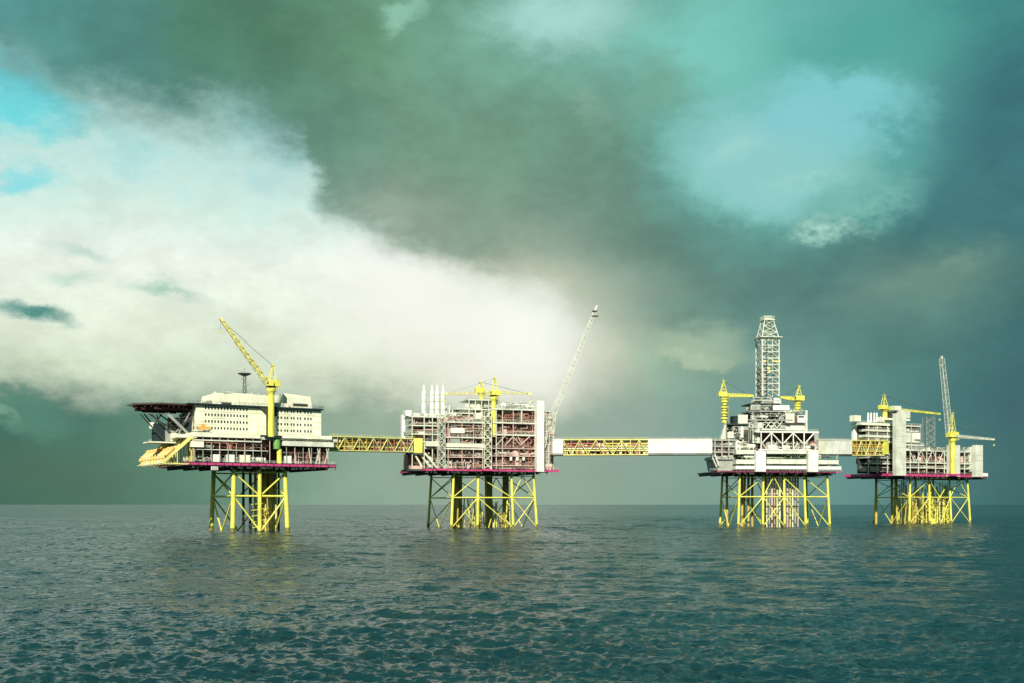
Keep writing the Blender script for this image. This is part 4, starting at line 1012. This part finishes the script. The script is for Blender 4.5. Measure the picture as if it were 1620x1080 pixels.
# left side: sloping grey end with pipework and the bridge landing
band(1131, 1164, 722, 726, 'grey', v0=2, v1=20)
MB().prism([(P.u(1136, 3), ZD), (P.u(1164, 3), ZD), (P.u(1164, 3), P.z(721, 1150, 3)), (P.u(1132, 3), P.z(721, 1150, 3))], 3, 20).build('equipment_module', 'grey', P.o)
for a, b in (((1124, 716), (1134, 738)), ((1129, 712), (1137, 736))):
    MB().tube((P.u(a[0], 2), 2, P.z(a[1], a[0], 2)), (P.u(b[0], 2), 2, P.z(b[1], b[0], 2)), .4, n=6).build('diagonal_brace', 'white', P.o)
for y in (694, 704, 713): level(1129, 1166, y, v0=1, v1=16, m='grey')
columns(P, [P.u(x, 1.3) for x in (1131, 1142, 1153)], 1.3, P.z(722, 1140, 1), P.z(692, 1140, 1), .5, 'pinkgrey')
for y0, y1 in ((722, 713), (713, 704), (704, 694)):
    clutter(P, P.u(1131, 3), P.u(1165, 3), 2, 10, P.z(y0, 1148, 3), P.z(y1, 1148, 3) - .8, 5, mats=('grey', 'pinkgrey', 'dgrey', 'white'), pipes=10, small=25)
clutter(P, P.u(1166, 0), P.u(1200, 0), 0, 6, P.z(710, 1180, 0), P.z(694, 1180, 0), 10, mats=('grey', 'white', 'dgrey', 'cream'), pipes=18, small=60)
clutter(P, P.u(1150, 2), P.u(1192, 2), 2, 8, P.z(694, 1170, 2), P.z(678, 1170, 2), 10, mats=('grey', 'dgrey', 'white'), pipes=16, small=40)
P.box('equipment_module', 'grey', 1168, 1184, 672, 684, 2, 9); P.box('equipment_module', 'white', 1168, 1183, 655, 669, 2, 9); P.box('deck', 'dgrey', 1152, 1186, 669, 671, 1, 9)
P.box('equipment_module', 'slate', 1160, 1167.5, 657, 669, 3, 8)
P.box('equipment_module', 'grey', 1186, 1196, 688, 697, 1, 6)
P.box('substructure', 'rust', 1176, 1202, 679, 696, 2, 12)
MB().prism([(P.u(1176, 1), P.z(697, 1188, 1)), (P.u(1200, 1), P.z(706, 1188, 1)), (P.u(1200, 1), P.z(676, 1188, 1)), (P.u(1186, 1), P.z(676, 1188, 1))], 1, 1.99).build('substructure', 'dgrey', P.o)
# drill floor package
P.box('substructure', 'dgrey', 1188, 1252, 650, 681, 2.6, 14)
P.box('deck', 'white', 1184, 1252, 677, 679.5, 1, 12); P.box('deck', 'grey', 1186, 1254, 662.5, 664.5, 0, 12); P.box('deck', 'grey', 1187, 1252, 648.5, 650.5, 0, 14)
P.box('wind_wall', 'bright', 1223, 1249, 640, 647.5, -.5, 1); P.box('wind_wall', 'grey', 1188, 1203, 639, 648, -.5, 1)
P.box('equipment_module', 'bright', 1224, 1233, 628.5, 637, 0, 4); P.box('equipment_module', 'grey', 1204, 1222, 631, 637, 0, 4)
P.box('deck', 'dgrey', 1186, 1236, 637.5, 639, -.5, 13)
P.box('equipment_module', 'white', 1185, 1206, 667, 676, 0, 5)
for a, b in ((1211, 1220), (1220, 1229), (1229, 1238), (1220, 1211), (1229, 1220), (1238, 1229)):
    MB().tube((P.u(a, .6), .6, P.z(676.5, a, .6)), (P.u(b, .6), .6, P.z(665, b, .6)), .24, n=6).build('diagonal_brace', 'white', P.o)
clutter(P, P.u(1188, 0), P.u(1250, 0), 0, 3, P.z(662, 1220, 0), P.z(651, 1220, 0), 14, mats=('grey', 'white', 'dgrey'), pipes=16, small=60)
clutter(P, P.u(1186, 0), P.u(1222, 0), -.5, 3, P.z(648, 1210, 0), P.z(640, 1210, 0), 8, mats=('grey', 'white', 'dgrey'), pipes=10, small=40)
clutter(P, P.u(1190, 0), P.u(1234, 0), 0, 8, P.z(637, 1210, 0), P.z(627, 1210, 0), 9, mats=('grey', 'white', 'dgrey'), pipes=12, small=30)
clutter(P, P.u(1206, 0), P.u(1250, 0), 1, 3, P.z(677, 1220, 0), P.z(665, 1220, 0), 8, mats=('grey', 'white', 'dgrey'), pipes=12, small=30)
MB().rail([(P.u(1187, 0), -.2, P.z(648.5, 1220, 0)), (P.u(1252, 0), -.2, P.z(648.5, 1220, 0))], step=2).build('handrail', 'white', P.o, kind='stuff')
# right upper modules
P.box('deck', 'white', 1243, 1276, 676, 680, 0, 10); P.box('deck', 'dgrey', 1244, 1275, 668.5, 671, 0, 10)
band(1243, 1257, 653, 668, 'white', v0=0, v1=8, n=2); band(1262, 1274, 656, 667.5, 'bright', v0=0, v1=8, n=2)
P.box('louvre', 'dgrey', 1263.5, 1272, 657, 659.5, -.15, -.02); P.box('equipment_module', 'rust', 1257.3, 1261.7, 658, 668, 1, 6)
P.box('equipment_module', 'white', 1250, 1273, 671, 676, .5, 8)
MB().box(P.u(1274.5, -1), P.u(1277.5, -1), -1, .5, zt_, P.z(648, 1276, -1)).build('wind_wall', 'white', P.o)
clutter(P, P.u(1244, 0), P.u(1273, 0), 0, 6, P.z(653, 1258, 0), P.z(647, 1258, 0), 7, mats=('white', 'grey'), pipes=8, small=20)
clutter(P, P.u(1278, 0), P.u(1293, 0), 0, 6, P.z(711, 1285, 0), P.z(695, 1285, 0), 6, mats=('pinkgrey', 'dgrey', 'redpipe'), pipes=8, small=20)
clutter(P, P.u(1150, 3), P.u(1186, 3), 2, 8, P.z(692, 1170, 3), P.z(670, 1170, 3), 10, mats=('grey', 'dgrey', 'white', 'cream'), pipes=22, small=90)
clutter(P, P.u(1186, 0), P.u(1200, 0), -1, 3, P.z(700, 1192, 0), P.z(664, 1192, 0), 6, mats=('dgrey', 'grey', 'white'), pipes=16, small=50)
# derrick
v = 6.0; dm = P.u(1214, v); dw = (P.u(1230.5, v) - P.u(1197.5, v)) / 2 * .80; zb0 = P.z(627, 1214, v)
dk = thing('drilling_derrick', 'tall grey-white lattice drilling derrick tapering at its top', 'derrick', P.w(dm, v, zb0), P.yaw)
HH = P.z(537, 1214, v) - zb0; HT = P.z(508, 1214, v) - zb0
for sx in (-1, 1):
    for sy in (-1, 1):
        MB().box(sx * dw - .28, sx * dw + .28, sy * dw - .28, sy * dw + .28, 0, HH).build('leg', 'white', dk)
        MB().tube((sx * dw, sy * dw, HH), (sx * 2.4, sy * 2.4, HT), .26, n=6).build('leg', 'white', dk)
nb = 9
for i in range(nb):
    za, zb2 = HH * i / nb, HH * (i + 1) / nb
    for s_ in (-1, 1):
        MB().box(-dw, dw, s_ * dw - .15, s_ * dw + .15, zb2 - .2, zb2 + .2).build('girt', 'white', dk)
        MB().box(s_ * dw - .15, s_ * dw + .15, -dw, dw, zb2 - .2, zb2 + .2).build('girt', 'white', dk)
        for f in (-1, 1):
            MB().tube((f * dw, s_ * dw, za), (0, s_ * dw, zb2), .17, n=5).build('cross_brace', 'white', dk)
            MB().tube((s_ * dw, f * dw, za), (s_ * dw, 0, zb2), .17, n=5).build('cross_brace', 'grey', dk)
for i in range(3):
    f0, f1 = i / 3, (i + 1) / 3
    w0 = dw + (2.4 - dw) * f0; w1 = dw + (2.4 - dw) * f1; za = HH + (HT - HH) * f0; zb2 = HH + (HT - HH) * f1
    for s_ in (-1, 1):
        MB().tube((-w0, s_ * w0, za), (w1, s_ * w1, zb2), .16, n=5).tube((w0, s_ * w0, za), (-w1, s_ * w1, zb2), .16, n=5).tube((-w1, s_ * w1, zb2), (w1, s_ * w1, zb2), .16, n=5).build('cross_brace', 'white', dk)
        MB().tube((s_ * w0, -w0, za), (s_ * w1, w1, zb2), .16, n=5).tube((s_ * w1, -w1, zb2), (s_ * w1, w1, zb2), .16, n=5).build('cross_brace', 'white', dk)
MB().box(-dw - 1.5, dw + 1.5, -dw - 1.5, -dw - .32, HH + .2, HH + .6).box(-dw - 1.5, dw + 1.5, dw + .32, dw + 1.5, HH + .2, HH + .6).box(-dw - 1.5, -dw - .32, -dw - .3, dw + .3, HH + .2, HH + .6).box(dw + .32, dw + 1.5, -dw - .3, dw + .3, HH + .2, HH + .6).build('walkway', 'white', dk)
MB().box(-3, 3, -3, 3, HT, HT + .6).build('crown_block_floor', 'white', dk)
MB().box(-1.8, 1.8, -1, 1, HT + .6, HT + 1.4).rail([(-3, -3, HT + .6), (3, -3, HT + .6), (3, 3, HT + .6), (-3, 3, HT + .6), (-3, -3, HT + .6)], h=1.5, r=.09, step=1.5).box(-2.4, 2.4, -.3, .3, HT + 2.2, HT + 2.5).build('crown_block', 'white', dk)
MB().box(-dw + .2, -dw + 3.2, -dw + .1, -dw + 1.8, HH * .60, HH * .60 + .8).box(dw - 4, dw + .6, -dw - .5, -dw + .5, HH * .60, HH * .60 + .6).build('racking_board', 'pale_yellow', dk)
MB().box(-1.2, 1.2, -1, 1, HH * .42, HH * .42 + 3.0).tube((-.4, 0, HH * .42 + 3), (-.4, 0, HT), .06, n=4).tube((.4, 0, HH * .42 + 3), (.4, 0, HT), .06, n=4).build('travelling_block', 'pale_yellow', dk)
MB().box(-dw + .3, -dw + 1.3, -dw + .3, dw - .3, 0, HH * .5).build('stand_rack', 'grey', dk)
mb = MB()
for k in range(9): mb.tube((-dw + 1.8 + k * .35, 0 + (k % 3), 0), (-dw + 1.8 + k * .35, (k % 3), HH * .6), .09, n=5)
mb.tube((-dw * .45, -dw, 0), (-dw * .45, -dw, HH), .28, n=6)
mb.build('drill_pipe_stands', 'dgrey', dk, kind='stuff')
# cranes
MB().tube((P.u(1147, 2), 2, P.z(694, 1147, 2)), (P.u(1147, 2), 2, P.z(668, 1147, 2)), 1.0, n=12).build('crane_support_column', 'grey', P.o)
MB().prism([(P.u(1139, 2), P.z(694, 1139, 2)), (P.u(1147, 2), P.z(694, 1139, 2)), (P.u(1147, 2), P.z(672, 1139, 2)), (P.u(1145.5, 2), P.z(672, 1139, 2))], 1.0, 3).build('crane_support_column', 'white', P.o)
crane(P, P.u(1146, 2), 2, P.z(668, 1146, 2), P.z(628, 1146, 2), (P.u(1187, 2), 2, P.z(625, 1187, 2)), 'yellow banded crane at the left of the derrick with a short level boom', mast=8.6, r=1.25, bw=(1.8, 1.3), nseg=8, bands_=True, boom_m='yellow', solid=True)
crane(P, P.u(1262, 4), 4, P.z(653, 1262, 4), P.z(634, 1262, 4), (P.u(1239, 4), 4, P.z(628, 1239, 4)), 'yellow green crane at the right of the derrick with a stubby boom', mast=8.0, r=1.2, bw=(1.8, 1.5), nseg=6, bands_=True, boom_m='yellow', solid=True)
MB().lattice((P.u(1150, 2), 4, P.z(690, 1150, 2)), (P.u(1154, 2), 4, P.z(640, 1154, 2)), 1.2, .6, 10, .1, .06).build('vent_mast', 'grey', P.o)

# ================================================================== PLATFORM 4: riser platform
P = P4 = Plat(1439, 692, 28, 'riser platform with three clad columns and a raised lattice boom, farthest right of the four')
OFF = -4.0; ZD = 30.6
jf = [P.u(x, 0) for x in (1439, 1471, 1505, 1535)]
jacket(P, jf, 29, 28.4, .64, batter=(0, 2.6), midz=16.4, pattern=['/', 'v', 'x'], br=.25)
rr = random.Random(11)
for k in range(120):
    px = rr.uniform(1418, 1502); v = rr.uniform(6, 26); uu = P.u(px, v); t_ = rr.random()
    m_ = rr.choice(('ochre', 'yellow', 'yellow', 'yellow', 'pale_yellow'))
    zt2 = rr.uniform(10, 27)
    MB().tube((uu, v, -2), (uu + rr.uniform(-1.5, 1.5), v, zt2), rr.uniform(.15, .42), n=6).build('riser_pipe', m_, P.o)
for k in range(46):
    px = rr.uniform(1422, 1498); v = rr.uniform(4, 20); uu = P.u(px, v); z0 = rr.uniform(1, 18)
    MB().tube((uu, v, z0), (uu + rr.uniform(3, 9), v + rr.uniform(-2, 2), z0 + rr.uniform(-4, 6)), rr.uniform(.12, .3), n=6).build('brace', rr.choice(('yellow', 'ochre', 'pinkgrey')), P.o)
MB().lathe((P.u(1475, 3), 3, -1), [(2.2, 0), (2.2, 3.5), (1.6, 4.2)], n=14).build('riser_guard', 'yellow', P.o)
for px in (1386, 1411, 1418):
    MB().tube((P.u(px, 22), 22, -3), (P.u(px, 22), 22, 29), .8, n=8).build('riser_caisson', 'ochre', P.o)
uLf = P.u(1404, OFF); uR = P.u(1560, OFF); VB = 31
MB().box(uLf, uR, OFF + .2, VB, 28.8, ZD - .25).build('main_deck', 'dgrey', P.o)
MB().box(uLf - .12, uR + 1.6, OFF - .1, OFF + .198, 29.0, ZD + .15).box(uLf - .2, uLf - .002, OFF + .2, VB, 29.0, ZD).build('deck_edge_beam', 'pink', P.o)
P.box('deck_fitting', 'bright', 1554, 1563, 747.5, 752.5, OFF - .5, OFF - .12)
for k in range(8):
    a = uLf + 1 + (uR - uLf - 2) * k / 7; MB().box(a - .25, a + .25, OFF + .6, VB - 1, 27.8, 28.8).build('deck_girder', 'dgrey', P.o)
MB().rail([(uLf, OFF, ZD), (uR, OFF, ZD)], step=2).build('handrail', 'pinkgrey', P.o, kind='stuff')
edge_brackets(P, uLf, uR, OFF - .12, 28.9, ZD + .1)
# upper left module: stacked light decks
for a, b, y, th, m_ in ((1362, 1418, 668, 1.4, 'cream'), (1370, 1418, 678, 1.3, 'white'), (1370, 1418, 687, 1.5, 'white'), (1371, 1418, 696, 1.0, 'white'), (1380, 1420, 716, .8, 'white'), (1370, 1420, 722, .8, 'grey'), (1376, 1420, 731, .8, 'white')):
    z = P.z(y, 1385, 2); MB().box(P.u(a, 2), P.u(b, 2), 2, 10, z - th, z).build('deck', m_, P.o)
    MB().rail([(P.u(a, 2), 2.1, z), (P.u(b, 2), 2.1, z)], step=2.4).build('handrail', 'white', P.o, kind='stuff')
MB().box(P.u(1358, 8), P.u(1420, 8), 8, 9, ZD, P.z(670, 1390, 8)).build('bulkhead', 'dgrey', P.o)
MB().box(P.u(1351, 9), P.u(1357, 9), 9, 11, P.z(697, 1352, 2), P.z(672, 1352, 2)).build('wind_wall', 'bright', P.o)
columns(P, [P.u(x, 2.6) for x in (1374, 1388, 1404)], 2.6, ZD, P.z(668, 1385, 2), .5)
for y0, y1 in ((678, 668), (687, 678), (696, 687), (722, 716), (731, 722), (745, 731)):
    clutter(P, P.u(1372, 4), P.u(1416, 4), 3, 7, P.z(y0, 1388, 3), P.z(y1, 1388, 3) - 1.2, 5, mats=('dgrey', 'white', 'grey', 'pinkgrey'), pipes=8, small=24)
P.box('equipment_module', 'slate', 1366, 1386, 722, 733, 6, 12); P.box('equipment_module', 'grey', 1370, 1390, 737, 745, 3, 10)
P.box('roof_unit', 'cream', 1352, 1362, 656, 665.5, 4, 8); P.box('roof_unit', 'white', 1415, 1426, 641, 648, 2, 6); P.box('roof_unit', 'dgrey', 1407, 1420, 650, 660, 4, 8); P.box('roof_unit', 'white', 1388, 1404, 659, 666, 3, 7)
for k, px in enumerate((1373.5, 1378, 1383, 1387, 1393, 1398, 1403)):
    v = 3.5; zb = P.z(667, px, v); zt2 = P.z(652 if k < 4 else 658, px, v); mb = MB().tube((P.u(px, v), v, zb), (P.u(px, v), v, zt2), .55 if k < 4 else .4, n=10)
    if k in (0, 2): mb.tube((P.u(px, v), v, zb + .6), (P.u(px + 4, v), v, zb + .6), .5, n=8)
    mb.build('vent_pipe', 'bright', P.o)
P.box('deck', 'cream', 1404, 1440, 661, 664, 0, 8); P.box('deck', 'white', 1424, 1440, 648, 660, 1, 5)
# clad columns
for a, b, y in ((1418, 1433.5, 653), (1503.5, 1519, 703), (1543.5, 1555, 703)):
    v = OFF - 3; wl = MB().box(P.u(a, v), P.u(b, v), v, OFF - .11, 29.2, P.z(y, (a + b) / 2, v)).build('clad_column', 'white', P.o)
    n = int((P.z(y, a, v) - 29.5) / 3.3)
    for k in range(n): MB().box(P.u(a, v) + .1, P.u(b, v) - .1, v - .1, v - .002, 29.5 + k * 3.3, 32.7 + k * 3.3).build('cladding_panel', 'white', wl)
P.box('wind_wall', 'white', 1535, 1543, 706, 745, OFF + .3, 2); 
# right of the tall column
band(1434, 1455, 683, 699, 'white', v0=0, v1=9, n=2); P.box('equipment_module', 'bright', 1448, 1456, 684, 694, -1, 0)
for a, b, y in ((1433, 1457, 672), (1433, 1454, 680), (1433, 1462, 702), (1433, 1470, 709)): level(a, b, y, v0=-.5, v1=10, th=.8)
MB().box(P.u(1434, 5), P.u(1454, 5), 5, 6, P.z(712, 1445, 5), P.z(670, 1445, 5)).build('bulkhead', 'dgrey', P.o)
for px in (1442, 1457): MB().box(P.u(px, -.4) - .2, P.u(px, -.4) + .2, -.45, -.05, P.z(709, px, 0), P.z(670, px, 0)).build('column', 'grey', P.o)
clutter(P, P.u(1434, 0), P.u(1452, 0), 0, 4, P.z(680, 1445, 0), P.z(672, 1445, 0) - .8, 3, mats=('dgrey', 'white'), pipes=4, small=12)
# low process area with brown and white frames
for a, b, y in ((1433, 1545, 712), (1433, 1545, 731), (1433, 1545, 739)): level(a, b, y, v0=OFF, v1=16, th=.6)
MB().box(P.u(1434, 8), P.u(1544, 8), 8, 9, ZD, P.z(712, 1490, 8)).build('bulkhead', 'dgrey', P.o)
columns(P, [P.u(x, OFF + .3) for x in (1440, 1453, 1466, 1480, 1494, 1526, 1538)], OFF + .3, ZD, P.z(712, 1490, OFF), .45)
for i, px in enumerate(range(1440, 1500, 9)):
    a, b = (px, px + 8) if i % 2 else (px + 8, px); MB().tube((P.u(a, OFF), OFF + .2, P.z(731, a, OFF)), (P.u(b, OFF), OFF + .2, P.z(713, b, OFF)), .25, n=6).build('diagonal_brace', 'white', P.o)
for y0, y1, n_ in ((731, 712, 16), (739, 731, 8), (746, 739, 8)):
    clutter(P, P.u(1435, 0), P.u(1502, 0), OFF + 1, 4, P.z(y0, 1470, 0), P.z(y1, 1470, 0) - .6, n_, mats=('rust', 'dgrey', 'pinkgrey', 'white', 'redpipe'), pipes=18, small=60)
    clutter(P, P.u(1519, 0), P.u(1542, 0), OFF + 1, 4, P.z(y0, 1530, 0), P.z(y1, 1530, 0) - .6, n_ // 2, mats=('rust', 'dgrey', 'pinkgrey', 'white'), pipes=8, small=30)
clutter(P, P.u(1436, 0), P.u(1500, 0), OFF + 1, 4, P.z(712, 1470, 0), P.z(706, 1470, 0), 8, mats=('grey', 'dgrey', 'white'), pipes=8, small=40)
stair_tower(P, P.u(1466, 3), P.u(1479, 3), 3, 6, P.z(711, 1472, 3), P.z(659, 1472, 3), 'grey', step=3.0)
# cranes
crane(P, P.u(1400, 4), 4, P.z(667, 1400, 4), P.z(648, 1400, 4), (P.u(1484, 4), 4, P.z(653.5, 1484, 4)), 'green-yellow crane behind the tall clad column, boom level to the right', mast=9, r=1.5, bw=(1.5, 1.0), nseg=18, boom_m='yellow', solid=True, rl=.11, rb=.07)
crane(P, P.u(1507, OFF - 4), OFF - 4, 30.8, P.z(692, 1507, OFF - 4), (P.u(1570, OFF - 4), OFF - 4, P.z(694, 1570, OFF - 4)), 'yellow crane at the right with a pale level boom reaching past the deck', mast=8, r=1.5, bw=(2.0, 1.2), nseg=14, boom_m='white', solid=True, rl=.11, rb=.07)
MB().box(P.u(1502, OFF - 4) - 1, P.u(1512, OFF - 4) + 1, OFF - 6.5, OFF - .4 - 2.7, 29.6, 30.8).build('crane_base_frame', 'pink', P.o)
crane(P, P.u(1505, 2), 2, P.z(703, 1505, 2), P.z(690, 1505, 2), (P.u(1490, 2), 2, P.z(566, 1490, 2)), 'tall yellow crane with a slender grey lattice boom raised nearly upright', mast=15, r=1.7, bw=(3.0, 2.2), nseg=22, boom_m='white', rl=.13, rb=.07)

# bridges between them
P_ = P1
bridge('short yellow lattice bridge full of pipes between the living quarters and the brown platform', P1.w(P1.u(522, 2), 2, P1.z(712, 522, 2)), WP(655, 714.5, 556), 6.6, 4.2,
       [(0, .5, 'truss', 'ochre'), (.5, 1.0, 'truss', 'redpipe')])
bb = thing('bridge_landing_box', 'pale yellow landing box where the short bridge meets the brown platform', 'bridge end box', WP(662, 715.5, 556), R(8))
MB().box(-2.2, 2.0, 0, 5, 0, 7.2).build('casing', 'pale_yellow', bb)
for k in range(2): MB().box(-2.1 + k * 2.05, -.15 + k * 2.05, -.1, -.002, .2, 7.0).build('cladding_panel', 'yellow', bb)
MB().box(-6, 2.4, -.2, 5, -.9, -.01).build('support_beam', 'dgrey', bb)
bridge('long bridge, half yellow truss and half white cladding, between the brown and drilling platforms', WP(874, 719.5, 572), WP(1127, 718.5, 590), 8.0, 4.5,
       [(0, .065, 'clad', 'bright'), (.065, .315, 'truss', 'redpipe'), (.315, .59, 'truss', 'pale_yellow'), (.59, 1.0, 'clad', 'bright')])
bridge('pale clad bridge with a yellow truss end between the drilling and the riser platforms', WP(1292, 720, 618), WP(1406, 720, 668), 8.7, 4.5,
       [(0, .14, 'clad', 'cream'), (.14, .47, 'clad', 'bright'), (.47, .93, 'truss', 'ochre'), (.93, 1.0, 'clad', 'yellow')])
